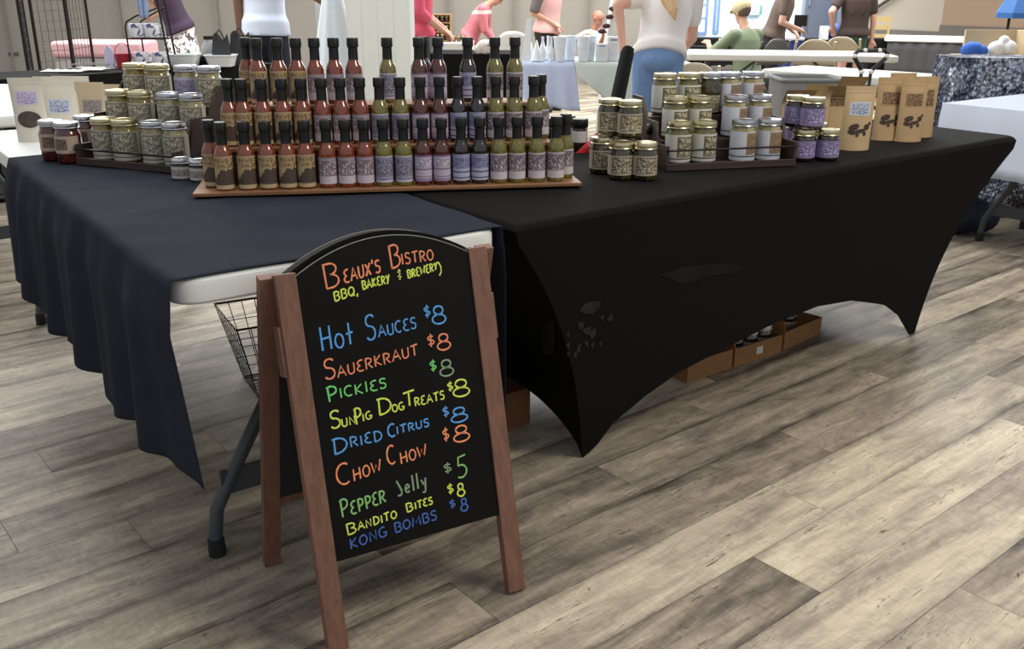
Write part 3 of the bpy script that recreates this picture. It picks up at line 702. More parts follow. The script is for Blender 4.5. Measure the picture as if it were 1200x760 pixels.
dw.l(dw.ramp(nn, [(.3, srgb(44, 32, 27)), (.7, srgb(68, 50, 42))]), dw.b.inputs['Base Color']); dw.b.inputs['Roughness'].default_value = .55
zt = ZT-.7455
mb = MB(); n = 24; pl = []
mb.box((0, 0, zt-.010), (WID, .345, zt)); obj('base_board', mb, bw.m, disp, bevel=.002)
for i, xx in enumerate((.10, WID*.37, WID*.56, WID*.78, WID-.09)):
    obj('foot_block', MB().box((xx-.008, .03, 0), (xx+.008, .31, zt-.010)), dw.m, disp)
def rowpt(px, z, off):
    P = A0+bnor*off; P.z = z
    # point of the row line that stands in the column px
    d = ray(px, 150); nrm = d.cross(Vector((0, 0, 1)))
    s = (CAM-P).dot(nrm)/bdir.dot(nrm); return P+bdir*s
XT = {}
for k, pl_, pr_ in ((1, 262, 641), (2, 287, 614)):
    y0 = .045+DD*k-.05
    xa = (rowpt(pl_, ZT+DZ*k, DD*k)-O0).dot(bdir)-.008; xb = (rowpt(pr_, ZT+DZ*k, DD*k)-O0).dot(bdir)+.008; XT[k] = (xa, xb)
    obj('riser', MB().box((xa+.008, y0+.008, zt), (xb-.008, y0+.020, zt+DZ*k-.010)), dw.m, disp)
    y1 = y0+.10 if k == 1 else y0+.125
    obj('step_board', MB().box((xa, y0, zt+DZ*k-.010), (xb, y1-.002, zt+DZ*k)), bw.m, disp, bevel=.0015)
    for xx in (xa+.008, (xa*2+xb)/3, (xa+2*xb)/3, xb-.018): obj('side_support', MB().box((xx, y0+.020, zt), (xx+.010, y1-.006 if k == 1 else .332, zt+DZ*k-.011)), dw.m, disp)
obj('back_panel', MB().box((XT[2][0]+.008, .333, zt), (XT[2][1]-.008, .344, zt+DZ*2-.011)), dw.m, disp)
ROWS = [('front step', 0, ZT, [('T', 258), ('T', 285), ('T', 310), ('T', 334), ('T', 356), ('W', 381.5), ('W', 404), ('W', 426), ('G', 448.5), ('G', 472), ('P', 495), ('P', 517), ('B', 540), ('B', 562), ('M', 584.5), ('M', 606), ('M', 629.5), ('M', 652)]),
        ('middle step', DD, ZT+DZ, [('T', 286.5), ('T', 309.5), ('T', 333), ('T', 355.5), ('W', 379), ('W', 401), ('W', 423.5), ('G', 446), ('G', 470), ('P', 493.5), ('P', 515.5), ('B', 537.5), ('B', 559.5), ('M', 581), ('M', 602.5), ('M', 625)]),
        ('top step', 2*DD, ZT+2*DZ, [('T', 308), ('T', 331.5), ('T', 353), ('W', 374), ('W', 396), ('W', 418), ('G', 457), ('P', 493), ('P', 515), ('B', 549), ('M', 580), ('M', 603)])]
EXTRA = [('T', 'far left behind the front row', 244, .050, ZT), ('M', 'far right behind the front row', 663, .050, ZT),
         ('T', 'leftmost end of middle step', 270.5, DD+.006, ZT+DZ), ('M', 'rearmost at right end of middle step', 633.5, DD+.045, ZT+DZ), ('T', 'leftmost end of top step', 296, 2*DD+.045, ZT+2*DZ), ('P', 'behind another on top step', 498, 2*DD+.052, ZT+2*DZ)]
br = random.Random(3)
ORDW = ['first', 'second', 'third', 'fourth', 'fifth']
for rn, off, z, items in ROWS:
    cnt = {}
    tot = {k: sum(1 for q, _ in items if q == k) for k in BK}
    for k, px in items:
        i = cnt.get(k, 0); cnt[k] = i+1
        proto, desc, grp = BK[k]
        where = 'only such one, %s' % rn if tot[k] == 1 else '%s from left, %s' % (ORDW[i], rn)
        P = rowpt(px, z, off)
        place(proto, P, FACE+br.uniform(-.25, .25)+(.15 if k == 'T' else 0), '%s, %s' % (desc, where), grp)
for k, wh, px, off, z in EXTRA:
    proto, desc, grp = BK[k]; place(proto, rowpt(px, z, off), FACE+br.uniform(-.2, .2), '%s, %s' % (desc, wh), grp)

# ================================================================== JARS
def content(name, c1, c2, c3, scale=60, liquid=.5):
    if name in MATS: return MATS[name]
    t = NT(name); v = t.n('ShaderNodeTexVoronoi'); v.inputs['Scale'].default_value = scale; t.l(t.map(t.obj(), (1, 1, .8)), v.inputs['Vector'])
    f = t.noise(t.obj(), scale*.7, 3, .6, .6)
    c = t.ramp(f, [(.32, srgb(*c1)), (.52, srgb(*c2)), (.7, srgb(*c3))])
    c = t.mix(t.math('MULTIPLY', t.math('GREATER_THAN', v.outputs['Distance'], .62), .5), c, srgb(*c1))
    t.l(c, t.b.inputs['Base Color']); t.b.inputs['Roughness'].default_value = .15; t.b.inputs['Coat Weight'].default_value = 1; t.b.inputs['Coat Roughness'].default_value = .03
    MATS[name] = t.m; return t.m
C_KRAUT = content('pale_kraut_filling', (108, 98, 58), (156, 146, 100), (190, 182, 142), 70)
C_PICK = content('green_pickle_filling', (48, 48, 22), (92, 90, 44), (128, 124, 70), 55)
C_OLIVE = content('yellow_pickle_filling', (74, 64, 22), (126, 108, 44), (160, 144, 80), 55)
C_RED = content('red_preserve_filling', (40, 12, 10), (84, 24, 18), (110, 40, 28), 60)
C_DARK = content('dark_jelly_filling', (20, 14, 18), (34, 24, 30), (50, 36, 40), 40)
C_DKGRN = content('dark_relish_filling', (26, 26, 12), (58, 52, 26), (96, 84, 48), 80)
gold = mat('gold_tin_lid', (206, 196, 160), .28, 1, var=.12, vs=40); silv = mat('silver_tin_lid', (196, 198, 204), .26, 1, var=.1, vs=40); whitelid = mat('white_tin_lid', (214, 216, 218), .3, .3)
L_PICK = labelmat('pickle_label', (208, 206, 198), (96, 90, 70), (190, 186, 160), (.42, .86, .22, .93), (9, 8), .53, bands=((.14, .18, (70, 66, 56)), (.0, .04, (70, 66, 56))))
L_KRAUT = labelmat('kraut_label', (202, 206, 218), (140, 118, 92), (104, 82, 62), (.50, .9, .22, .96), (9, 8), .56, bands=((.13, .17, (70, 66, 62)),))
L_GREY = labelmat('grey_print_label', (182, 178, 164), (112, 106, 90), (206, 202, 184), (.2, .84, .28, .95), (10, 9), .54, bands=((.10, .14, (96, 92, 80)),))
L_LIL = labelmat('pale_lilac_jar_label', (186, 182, 200), (158, 152, 178), (108, 102, 128), (.22, .82, .15, .9), (10, 9), .54)
L_PURP = labelmat('purple_jar_label', (132, 120, 160), (112, 100, 144), (196, 188, 224), (.18, .9, .12, .92), (9, 7), .57)
L_BRN = labelmat('brown_print_label', (172, 164, 146), (84, 74, 58), (196, 186, 160), (.26, .95, .1, .92), (10, 8), .52)
L_CREAM = labelmat('cream_red_jar_label', (186, 164, 148), (92, 74, 62), (150, 126, 110), (.3, .66, .2, .82), (9, 8), .55)
L_SMALL = labelmat('white_small_label', (206, 200, 198), (170, 160, 156), (120, 108, 104), (.2, .8, .2, .8), (9, 6), .55)
def jar(h, r, fill, lab, lid, lz=(.1, .72), la=2.2, square=False, name='mason_jar', cat='jar', black_band=False):
    t = thing(name, '-', cat)
    s = h/.13
    neck = r*.86
    pr = [(r*.84, 0), (r*.94, .002), (r, .008), (r, h*.66), (r*.985, h*.70), (r*.93, h*.755), (neck, h*.80), (neck, h*.86)]
    obj('glass_body', MB().lathe(pr, 22), fill, t, ang=60)
    lh = .019 if h > .08 else .014
    lr = neck+.0035; z0 = h-lh
    n = 44; pl = [(lr*.96, z0-.001), (lr, z0), (lr+.0012, z0+.002), (lr, z0+.004), (lr+.0006, z0+lh*.45), (lr, z0+lh*.8), (lr-.001, h-.0006), (lr-.004, h), (lr-.006, h-.0012), (0, h-.0012)]
    obj('screw_lid', MB().lathe(pl, 28), lid, t, ang=30)
    obj('label', MB().lathe([(r+.0005, h*lz[0]), (r+.0006, h*lz[1]*.92)], 24, a0=-PI/2-la, a1=-PI/2+la, caps=False), lab, t, ang=60)
    if black_band: obj('neck_band', MB().lathe([(r*.99, h*.66), (r+.001, h*.665), (r*.97, h*.775)], 22, caps=False), mat('black_band', (20, 20, 21), .4), t)
    return t
J_PICK = jar(.13, .0395, C_PICK, L_PICK, gold, (.05, .78)); J_KRT = jar(.13, .0395, C_KRAUT, L_KRAUT, silv, (.05, .80))
J_GOLD = jar(.13, .0405, C_OLIVE, L_GREY, gold, (.06, .80), 1.6); J_SILV = jar(.13, .0385, C_KRAUT, L_GREY, silv, (.06, .80), 1.7); J_LIL = jar(.13, .0385, C_KRAUT, L_LIL, silv, (.06, .80), 1.7)
J_RED = jar(.127, .040, C_RED, L_CREAM, silv, (.26, .74), 1.4)
J_SM = jar(.060, .030, C_KRAUT, L_SMALL, silv, (.08, .68), 2.4, black_band=True)
J_HALF = jar(.108, .0365, C_DKGRN, L_BRN, gold, (.14, .72), 1.9)
J_JEL = jar(.100, .0385, C_DARK, L_PURP, gold, (.12, .72), 1.7)
J_DK = jar(.13, .0395, C_DKGRN, L_BRN, silv, (.05, .5), .6)

def rack(name, label, P, rz, wid, dep, tiers, dz, dd, side_h, side_front_h, handle=False):
    """stepped jar rack: floor board, steps, two stepped side panels, a front rail bar"""
    t = thing(name, label, 'rack', P, rz)
    b0 = .012
    obj('base_board', MB().box((0, 0, .001), (wid, dep, b0)), dw.m, t, bevel=.001)
    obj('front_lip', MB().box((.002, -.004, .001), (wid-.002, .006, b0+.010)), dw.m, t, bevel=.001)
    for k in range(1, tiers):
        y0 = dd*k
        obj('riser', MB().box((.010, y0, b0), (wid-.010, y0+.008, b0+dz*k-.008)), dw.m, t)
        obj('step_board', MB().box((.010, y0, b0+dz*k-.008), (wid-.010, min(dep, y0+dd) if k < tiers-1 else dep, b0+dz*k)), dw.m, t)
    for xx in (0, wid-.009):
        poly = [(0, 0), (dep, 0), (dep, side_h), (dep-dd*.8, side_h)]
        for k in range(tiers-2, 0, -1): poly += [(dd*(k+1)-.02, side_front_h+(side_h-side_front_h)*k/(tiers-1)), (dd*k, side_front_h+(side_h-side_front_h)*k/(tiers-1))]
        poly += [(dd-.02, side_front_h), (0, side_front_h)]
        obj('side_panel', MB().prism(poly, 0, .009, M=Matrix.Translation((xx+.009, 0, 0)) @ Matrix.Rotation(PI/2, 4, 'Z')), dw.m, t)
    mb = MB(); zb = side_front_h-.012; mb.tube([(.004, .004, zb), (.006, -.007, zb), (wid*.5, -.008, zb), (wid-.006, -.007, zb), (wid-.004, .004, zb)], .0032, 8)
    obj('front_rail', mb, mat('black_steel_rod', (24, 22, 22), .4, .6), t)
    if handle:
        mb = MB(); mb.sphere((-.006, dep*.45, side_front_h+.035), .017, sc=(.5, 1, 1.1)); obj('side_knob', mb, mat('black_knob', (14, 14, 15), .4), t)
    return t
def along(P0, P1):
    d = P1-P0; d.z = 0; d.normalize(); return d, Vector((-d.y, d.x, 0)), math.atan2(d.y, d.x)
def onrow(px, base, d, z):
    P = base.copy(); P.z = z; dr = ray(px, 150); nrm = dr.cross(Vector((0, 0, 1))); return P+d*((CAM-P).dot(nrm)/d.dot(nrm))
# ---- right-hand rack
ZR = .7455+.0125
r0 = G(795.6, 191.5, ZR); r1 = G(901.6, 187, ZR); rd, rn_, rrz = along(r0, r1)
rc = r0-rd*.068-rn_*.055; rw = (r1-r0).length+.068+.062
rack('stepped_jar_rack', 'dark wooden stepped jar rack on the black table, right of the sauce display', (rc.x, rc.y, .7455), rrz, rw, .30, 3, .064, .095, .20, .075, True)
def fillrack(base, d, nrm, z0, dz, dd, rows, pair_names, rk):
    for k, row in enumerate(rows):
        bp = base+nrm*dd*k; z = z0+dz*k; step = ('front', 'middle', 'top')[k]; cnt = {}
        for proto, px, what, grp in row:
            i = cnt.get(what, 0); cnt[what] = i+1
            tot = sum(1 for q in row if q[2] == what)
            place(proto, onrow(px, bp, d, z), FACE+br.uniform(-.2, .2), '%s, %s%s step of %s' % (what, ('left one, ' if i == 0 else 'right one, ') if tot > 1 else '', step, rk), grp)
pk = 'gold-lidded white-label pickle jar'; kr = 'silver-lidded white-and-brown-label kraut jar'
fillrack(r0, rd, rn_, ZR, .064, .095, [
    [(J_PICK, 795.6, pk, 'pickle jars in the right rack'), (J_PICK, 825.5, pk, 'pickle jars in the right rack'), (J_KRT, 871.7, kr, 'kraut jars in the right rack'), (J_KRT, 901.6, kr, 'kraut jars in the right rack')],
    [(J_PICK, 790, pk, 'pickle jars in the right rack'), (J_PICK, 818, pk, 'pickle jars in the right rack'), (J_KRT, 859.5, kr, 'kraut jars in the right rack'), (J_KRT, 888, kr, 'kraut jars in the right rack')],
    [(J_PICK, 776, pk, 'pickle jars in the right rack'), (J_PICK, 804, pk, 'pickle jars in the right rack'), (J_DK, 829, 'silver-lidded dark relish jar', None), (J_KRT, 849.5, kr, 'kraut jars in the right rack'), (J_KRT, 877, kr, 'kraut jars in the right rack')]], None, 'right-hand rack')
# ---- left-hand rack
l0 = G(122, 186.5, ZR); l1 = G(204, 194, ZR); ld, ln, lrz = along(l0, l1)
lc = l0-ld*.058-ln*.055; lw = (l1-l0).length+.058+.055
rack('stepped_jar_rack', 'dark wooden stepped jar rack on the navy cloth, left of the sauce display', (lc.x, lc.y, .7465), lrz, lw, .30, 3, .075, .095, .235, .062)
gj = 'gold-lidded grey-label pickle jar'; sj = 'silver-lidded grey-label kraut jar'
fillrack(l0, ld, ln, ZR+.001, .075, .095, [
    [(J_GOLD, 122, gj, 'gold-lidded jars in the left rack'), (J_GOLD, 146, gj, 'gold-lidded jars in the left rack'), (J_SILV, 179.5, sj, 'silver-lidded jars in the left rack'), (J_SILV, 204.5, sj, 'silver-lidded jars in the left rack')],
    [(J_GOLD, 143, gj, 'gold-lidded jars in the left rack'), (J_GOLD, 169, gj, 'gold-lidded jars in the left rack'), (J_SILV, 202, sj, 'silver-lidded jars in the left rack'), (J_SILV, 228, sj, 'silver-lidded jars in the left rack')],
    [(J_GOLD, 167, gj, 'gold-lidded jars in the left rack'), (J_GOLD, 192, gj, 'gold-lidded jars in the left rack'), (J_LIL, 225, 'silver-lidded lilac-label jar', None), (J_SILV, 251, sj, 'silver-lidded jars in the left rack')]], None, 'left-hand rack')
ZC = .7465
for px, py, w_ in ((84, 190, 'nearest of the three by the left rack'), (66, 187, 'at the far left edge of the navy cloth'), (106, 180, 'behind the other two by the left rack')):
    place(J_RED, G(px, py, ZC), FACE+br.uniform(-.2, .2), 'silver-lidded red preserve jar, %s' % w_, 'red preserve jars')
for px, py, w_ in ((214.8, 209, 'front left of the three'), (236, 211, 'touching the sauce display'), (231, 187, 'rear one of the three')):
    place(J_SM, G(px, py, ZC), FACE, 'small black-banded jar beside sauce display, %s' % w_, 'small black-banded jars')
ZB = .7455
hb = 'gold-lidded brown-label half-pint jar'
for px, py, z, w_ in ((726.5, 209, ZB, 'lower front left of the small stack'), (754.5, 209.5, ZB, 'lower front right of the small stack'), (704.5, 202, ZB, 'lower rear left of the small stack')):
    place(J_HALF, G(px, py, z), FACE+br.uniform(-.1, .1), '%s, %s' % (hb, w_), 'half-pint pickle jars')
place(J_HALF, G(737, 160.5, ZB+.109), FACE, hb+', upper one at the front of the small stack', 'half-pint pickle jars')
place(J_HALF, G(714, 158, ZB+.109), FACE-.1, hb+', upper one at the back of the small stack', 'half-pint pickle jars')
place(J_HALF, G(737, 190, ZB), FACE-.1, hb+', lower rear right of the small stack', 'half-pint pickle jars')
place(J_HALF, G(716, 190, ZB), FACE+.1, hb+', lower one hidden at the back of the small stack', 'half-pint pickle jars')
jl = 'gold-lidded purple-label jelly jar'
for px, py, z, w_ in ((939.5, 187.5, ZB, 'lower left at the front beside the kraft pouches'), (967.5, 187, ZB, 'lower right at the front beside the kraft pouches'), (930.5, 174, ZB, 'lower one at the back against the rack')):
    place(J_JEL, G(px, py, z), FACE+.1, '%s, %s' % (jl, w_), 'purple-label jelly jars')
place(J_JEL, G(953, 178, ZB), FACE, jl+', lower one at the back between two others', 'purple-label jelly jars')
place(J_JEL, G(932, 147.5, ZB+.101), FACE, jl+', upper left of the stack', 'purple-label jelly jars')
place(J_JEL, G(950.5, 150.5, ZB+.101), FACE+.1, jl+', upper right of the stack', 'purple-label jelly jars')

# ---- black-capped jars and a red packet at the back edge of the black table
blackj = mat('black_jar_glass', (20, 20, 21), .2, coat=1)
def blackjar(label, P, lab):
    t = thing('black_lidded_jar', label, 'jar', P, FACE, 'black-lidded jars at the back of the black table')
    obj('body', MB().lathe([(.022, 0), (.026, .003), (.026, .072), (.022, .080)], 18), blackj, t, ang=50)
    obj('lid', MB().lathe([(.0265, .078), (.028, .080), (.028, .105), (.026, .108), (0, .108)], 20), capm, t)
    if lab: obj('label', MB().lathe([(.0265, .03), (.0266, .068)], 18, a0=-PI/2-2.4, a1=-PI/2+1.0, caps=False), mat('white_plain_label', (206, 206, 206), .5), t)
blackjar('black-lidded jar with white label beside the red packet', G(679, 176, ZB), True)
blackjar('black-lidded jar directly behind the right end of the sauce display', G(664.5, 172, ZB), True)
blackjar('rearmost black-lidded jar behind the sauce display', G(656, 171.5, ZB), False)
blackjar('black-lidded jar left of the rearmost, mostly hidden by the sauce bottles', G(646, 175, ZB), False)
redp = mat('red_foil_packet', (176, 26, 34), .35, var=.15, vs=20)
t = thing('snack_packet', 'small red packet leaning at the back edge of the black table', 'packet', G(692, 179, ZB), FACE)
def pk_(u, v):
    x = (u-.5)*.10*(1-.75*v)+.055*v; return x
mb = MB()
mb.surf(lambda u, v: (pk_(u, v), -.012*math.sin(PI*u)*math.sin(PI*min(1, v+.15))*1.0+.02*v, .085*v), 10, 10); mb.surf(lambda u, v: (pk_(u, v), .003+.010*math.sin(PI*u)*math.sin(PI*min(1, v+.15))+.02*v, .085*v), 10, 10, flip=True)
obj('packet_body', mb, redp, t, ang=60)
mb = MB(); mb.tube([(.006+.014*math.cos(q), -.0125, .034+.012*math.sin(q)) for q in [i*.6 for i in range(9)]], .0018, 6); obj('white_print', mb, mat('white_print', (225, 220, 220), .5), t)

# ================================================================== POUCHES
kraft = mat('kraft_paper', (190, 164, 126), .62, var=.06, vs=14, bump=.1, bs=180); kraft2 = mat('brown_kraft_paper', (178, 150, 112), .62, var=.06, vs=14, bump=.1, bs=180)
wpaper = mat('white_paper_pouch', (208, 202, 188), .6, var=.03, vs=14); cpaper = mat('cream_kraft_paper', (190, 172, 146), .62, var=.05, vs=14)
ST_BLU = labelmat('blue_printed_sticker', (206, 208, 216), (190, 198, 214), (84, 104, 148), (.05, .95, .06, .94), (9, 6), .52)
ST_LIL = labelmat('lilac_printed_sticker', (206, 200, 216), (198, 190, 214), (128, 108, 168), (.05, .95, .06, .94), (9, 6), .54)
ST_GRY = labelmat('grey_printed_sticker', (172, 160, 148), (150, 140, 134), (84, 78, 86), (.05, .95, .06, .94), (9, 6), .52)
ST_BRN = labelmat('brown_stamped_panel', (172, 144, 106), (160, 130, 94), (76, 54, 38), (.02, .98, .04, .96), (8, 7), .47)
darkprint = mat('dark_brown_print', (62, 46, 36), .6, var=.2, vs=40)
def pouch(label, P, rz, w, h, paper, dep=.055, sticker=None, shape=None, lean=0, group=None, fold=0, tagged='snack_pouch', st=(.58, .80)):
    t = thing(tagged, label, 'pouch', P, rz, group)
    t.rotation_euler = (-lean, 0, rz)
    def front(u, v, o=0):
        x = (u-.5)*w*(1-.03*math.sin(PI*v))
        bulge = dep*.5*(1-v)**.75*(math.sin(PI*u)**.55 if 0 < u < 1 else 0)
        if v > .86: bulge *= .6
        cr = .0012*math.sin(v*40) if v > .9 else 0
        return (x, -bulge-cr-o-fold*max(0, v-.75), h*v+.006*(1-v)*(0 if 0 < v else 0))
    def back(u, v):
        p = front(u, v); return (p[0], -p[1]-2*fold*max(0, v-.75)*1.0+.0006, p[2])
    mb = MB(); mb.surf(front, 16, 18); mb.surf(back, 16, 18, flip=True)
    # gusset bottom closes the base
    mb.surf(lambda u, v: ((u-.5)*w, (2*v-1)*dep*.5*(math.sin(PI*u)**.55 if 0 < u < 1 else 0), .0004+.012*math.sin(PI*v)), 16, 6, flip=True)
    obj('pouch_body', mb, paper, t, ang=70)
    obj('heat_seal', MB().surf(lambda u, v: front(u, .90+.03*v, .0008), 16, 1), paper, t)
    if sticker:
        v0, v1 = st; obj('sticker', MB().surf(lambda u, v: front(.16+.68*u, v0+(v1-v0)*v, .0009), 10, 6), sticker, t, ang=70)
    if shape == 'window':       # round clear window with dark contents
        mb = MB().surf(lambda u, v: front(.5+.36*v*math.cos(-2*PI*u), .36+.13*v*math.sin(-2*PI*u), .0015), 28, 5); obj('clear_window', mb, mat('window_contents', (74, 64, 58), .25, var=.4, vs=50), t)
    if shape == 'dog':          # dark animal-shaped print: body, legs, head, tail built from overlapping ovals
        mb = MB()
        def oval(cu, cv, ru, rv, a=0):
            k = .0012+.0001*len(mb.f)/40
            def pt(u, v):
                q = -2*PI*u; du, dv = ru*v*math.cos(q), rv*v*math.sin(q)
                return front(min(.97, max(.03, cu+du*math.cos(a)-dv*math.sin(a))), cv+(du*math.sin(a)+dv*math.cos(a))*w/h, k)
            mb.surf(pt, 16, 3)
        oval(.34, .37, .17, .10, .35); oval(.28, .29, .13, .07, -.2); oval(.54, .31, .20, .065, .2); oval(.76, .37, .10, .09, -.5); oval(.86, .42, .06, .05, .6); oval(.70, .27, .06, .07, .1); oval(.45, .25, .05, .06, 0)
        obj('dog_print', mb, darkprint, t)
    return t
WG = 'white pouches on the left table'
pouch('white pouch with lilac sticker and round window, leftmost by the red jars', G(41, 165, .7405), FACE+.15, .115, .225, wpaper, .06, ST_LIL, 'window', lean=-.05, group=WG)
pouch('white pouch with blue sticker, behind the red jars', G(76, 158, .7405), FACE+.05, .125, .205, wpaper, .06, ST_BLU, None, group=WG, st=(.40, .66))
pouch('cream kraft pouch with grey sticker, right of the white pouch with the blue sticker', G(114, 152, .7405), FACE-.05, .125, .185, cpaper, .06, ST_GRY, None, fold=.12, st=(.36, .64))
pouch('cream kraft pouch half hidden behind the left jar rack', G(142, 147, .7405), FACE-.1, .12, .165, cpaper, .05, ST_GRY, None, fold=.1)
for px, py, w_ in ((45, 148, 'leftmost in the back row'), (62, 146, 'second in the back row'), (90, 145, 'third in the back row')):
    pouch('plain white pouch on the left table, %s' % w_, G(px, py, .7405), FACE, .105 if px != 90 else .15, .19, wpaper, .05, group='plain white pouches')
KG = 'kraft treat pouches on the black table'
pouch('kraft pouch with blue-white sticker and dark dog print, beside the jelly jars', G(1000, 174.5, ZB), FACE+.05, .108, .215, kraft, .065, ST_BLU, 'dog', lean=-.04, group=KG, st=(.55, .76))
pouch('tall kraft pouch with brown stamp, left of the front pair on the right', G(1037, 163.5, ZB), FACE+.02, .105, .225, kraft2, .06, ST_BRN, 'dog', group=KG, st=(.56, .78))
pouch('tall kraft pouch with brown stamp, front one of the right pair', G(1063.5, 165, ZB), FACE+.05, .100, .222, kraft2, .06, ST_BRN, 'dog', group=KG, st=(.56, .78))
pouch('tall kraft pouch at the right end, half hidden behind the front pair', G(1077, 160, ZB), FACE+.1, .10, .222, kraft2, .06, ST_BRN, None, group=KG, st=(.5, .8))
pouch('tall kraft pouch at the back between the two front ones', G(1050, 155, ZB), FACE, .10, .225, kraft2, .05, None, None, group=KG)
for px, py, h_, w_, fo in ((929, 168, .185, 'behind the left jelly jars', .2), (952, 164, .195, 'behind the stacked jelly jars', .15), (975, 163, .19, 'behind the kraft pouch with the sticker, left side', .25), (990, 154, .205, 'behind the kraft pouch with the sticker, right side', .2)):
    pouch('plain kraft pouch with a tilted top, %s' % w_, G(px, py-4, ZB), FACE+.05, .11, h_, kraft, .05, ST_BRN if px == 975 else None, None, group=KG, fold=fo)

# ================================================================== UNDER THE TABLES
card = mat('brown_cardboard', (150, 108, 66), .75, var=.08, vs=10, bump=.15, bs=300); cardd = mat('dull_cardboard', (120, 78, 48), .75, var=.08, vs=10)
def carton(label, P, rz, w, d, h, m=card, sticker=False, flaps=True, group='cartons under the black table'):
    t = thing('cardboard_box', label, 'box', P, rz, group); th = .005
    mb = MB(); mb.box((-w/2, 0, 0), (w/2, d, th)); mb.box((-w/2, 0, th), (w/2, th, h)); mb.box((-w/2, d-th, th), (w/2, d, h)); mb.box((-w/2, th, th), (-w/2+th, d-th, h)); mb.box((w/2-th, th, th), (w/2, d-th, h))
    obj('box_walls', mb, m, t, smooth=False)
    if flaps: obj('box_flap', MB().box((0, 0, 0), (.004, d, .05), 0, Matrix.Translation((-w/2, 0, h)) @ Matrix.Rotation(-.35, 4, 'Y')), m, t, smooth=False)
    if sticker: obj('paper_sticker', MB().box((-.012, -.0012, h*.32), (.022, -.0002, h*.72)), labelmat('barcode_sticker', (214, 216, 218), (200, 206, 212), (120, 140, 160), (.1, .9, .1, .9), (4, 14), .55), t, smooth=False)
    return t
c0a, c0b = G(805, 449, 0), G(857, 431, 0); c1a, c1b = G(860, 430, 0), G(915, 412, 0); c2a, c2b = G(918, 410, 0), G(961, 391, 0)
jars_in = jar(.10, .034, C_DKGRN, L_SMALL, whitelid, (.1, .6))
for i, (a, b_, h_, lab, st) in enumerate(((c0a, c0b, .072, 'brown carton under the black table, leftmost of the three on the floor', False), (c1a, c1b, .068, 'brown carton with white sticker, full of jars, under the black table', True), (c2a, c2b, .070, 'brown carton under the black table, rightmost and farthest from the sign', False))):
    d_, n_, rz_ = along(a, b_); w_ = (b_-a).length; mid = (a+b_)/2
    carton(lab, (mid.x, mid.y, 0), rz_, w_, .22, h_, card, st)
    for j in range(3):
        if i == 1:
            for k in range(2):
                P = mid+d_*((j-1)*.078+.004)+n_*(.055+.085*k); P.z = .006+ (.025 if True else 0)
                P.z = .0055
                place(jars_in, P, rz_, 'lidded jar in the middle carton, %s in the %s row' % (['left one', 'middle one', 'right one'][j], ['front', 'rear'][k]), 'jars in the carton')
    if i != 1:
        P = mid+n_*.09+d_*(-.05 if i == 0 else .03); P.z = .0055
        place(jars_in, P, rz_, 'silver-lidded jar standing alone in the %s carton' % ('leftmost' if i == 0 else 'rightmost'), 'jars in the carton')
P = G(648, 508, 0); carton('dull brown carton on the floor behind the right leg of the sign', (P.x-.22, P.y+.09, 0), .06, .42, .30, .12, cardd, False, False)
# wire basket under the left table
wire = mat('dark_wire', (40, 40, 42), .4, .7)
bl = G(303, 466, 0)
t = thing('wire_basket', 'dark tapered wire basket on the floor under the left table, seen left of the sign', 'basket', bl, -.12)
ZB0, ZB1 = .004, .262
def bpt(u, v, z):
    k = .66+.34*(z-ZB0)/(ZB1-ZB0); return ((u-.5)*.36*k+.119, (v-.5)*.30*k+.099, z)
mb = MB(); mb.tube([bpt(0, 0, ZB1), bpt(1, 0, ZB1), bpt(1, 1, ZB1), bpt(0, 1, ZB1)], .004, 6, True); obj('rim', mb, wire, t)
mb = MB(); mb.tube([bpt(0, 0, ZB0), bpt(1, 0, ZB0), bpt(1, 1, ZB0), bpt(0, 1, ZB0)], .003, 6, True); obj('base_ring', mb, wire, t)
mb = MB()
for i in range(9):
    u = i/8
    mb.tube([bpt(u, 0, ZB1), bpt(u, 0, ZB0), bpt(u, 1, ZB0), bpt(u, 1, ZB1)], .0016, 5)
for i in range(1, 7):
    v = i/7; mb.tube([bpt(0, v, ZB1), bpt(0, v, ZB0), bpt(1, v, ZB0), bpt(1, v, ZB1)], .0016, 5)
for z in (.07, .13, .20): mb.tube([bpt(0, 0, z), bpt(1, 0, z), bpt(1, 1, z), bpt(0, 1, z)], .0016, 5, True)
obj('wire_mesh', mb, wire, t)

# ================================================================== BACKGROUND STALLS
def hvec(dx, dy): return Vector((RT.x, RT.y, 0)).normalized()*dx + Vector((FW.x, FW.y, 0)).normalized()*dy
blackcloth = mat('black_table_drape', (20, 20, 21), .9, spec=.15, var=.1, vs=3)
def draped_table(name, label, cat, P, rz, W, Dp, z, hem, m, wav=.012, group=None, hemf=None, front_only=False):
    """cloth over a table: local x 0..W along the front, y 0..Dp back"""
    n = 60; mb = MB()
    per = [(W*i/n, 0, 0) for i in range(n)]+[(W, Dp*i/20, 1) for i in range(20)]+[(W-W*i/n, Dp, 2) for i in range(n)]+[(0, Dp-Dp*i/20, 3) for i in range(20)]
    nor = [(0, -1), (1, 0), (0, 1), (-1, 0)]; N = len(per); vs = []; fs = []
    for j in range(7):
        q = j/6
        for i, (x, y, s) in enumerate(per):
            nx, ny = nor[s]; hz = hemf(x) if hemf and s == 0 else hem
            a = wav*(.4+.6*math.sin(i*.9)+.5*math.sin(i*.37+1))*q + .012*min(1, q*5)
            vs.append((x+nx*a, y+ny*a, z-(z-hz)*q))
    for j in range(6):
        for i in range(N): fs.append((j*N+i, (j+1)*N+i, (j+1)*N+(i+1) % N, j*N+(i+1) % N))
    fs.append(tuple(range(N)))
    mb.add(vs, fs)
    o = obj(name, mb, m, ang=70); o.location = P; o.rotation_euler = (0, 0, rz)
    so = o.modifiers.new('thickness', 'SOLIDIFY'); so.thickness = .002
    return tag(o, label, cat, group)
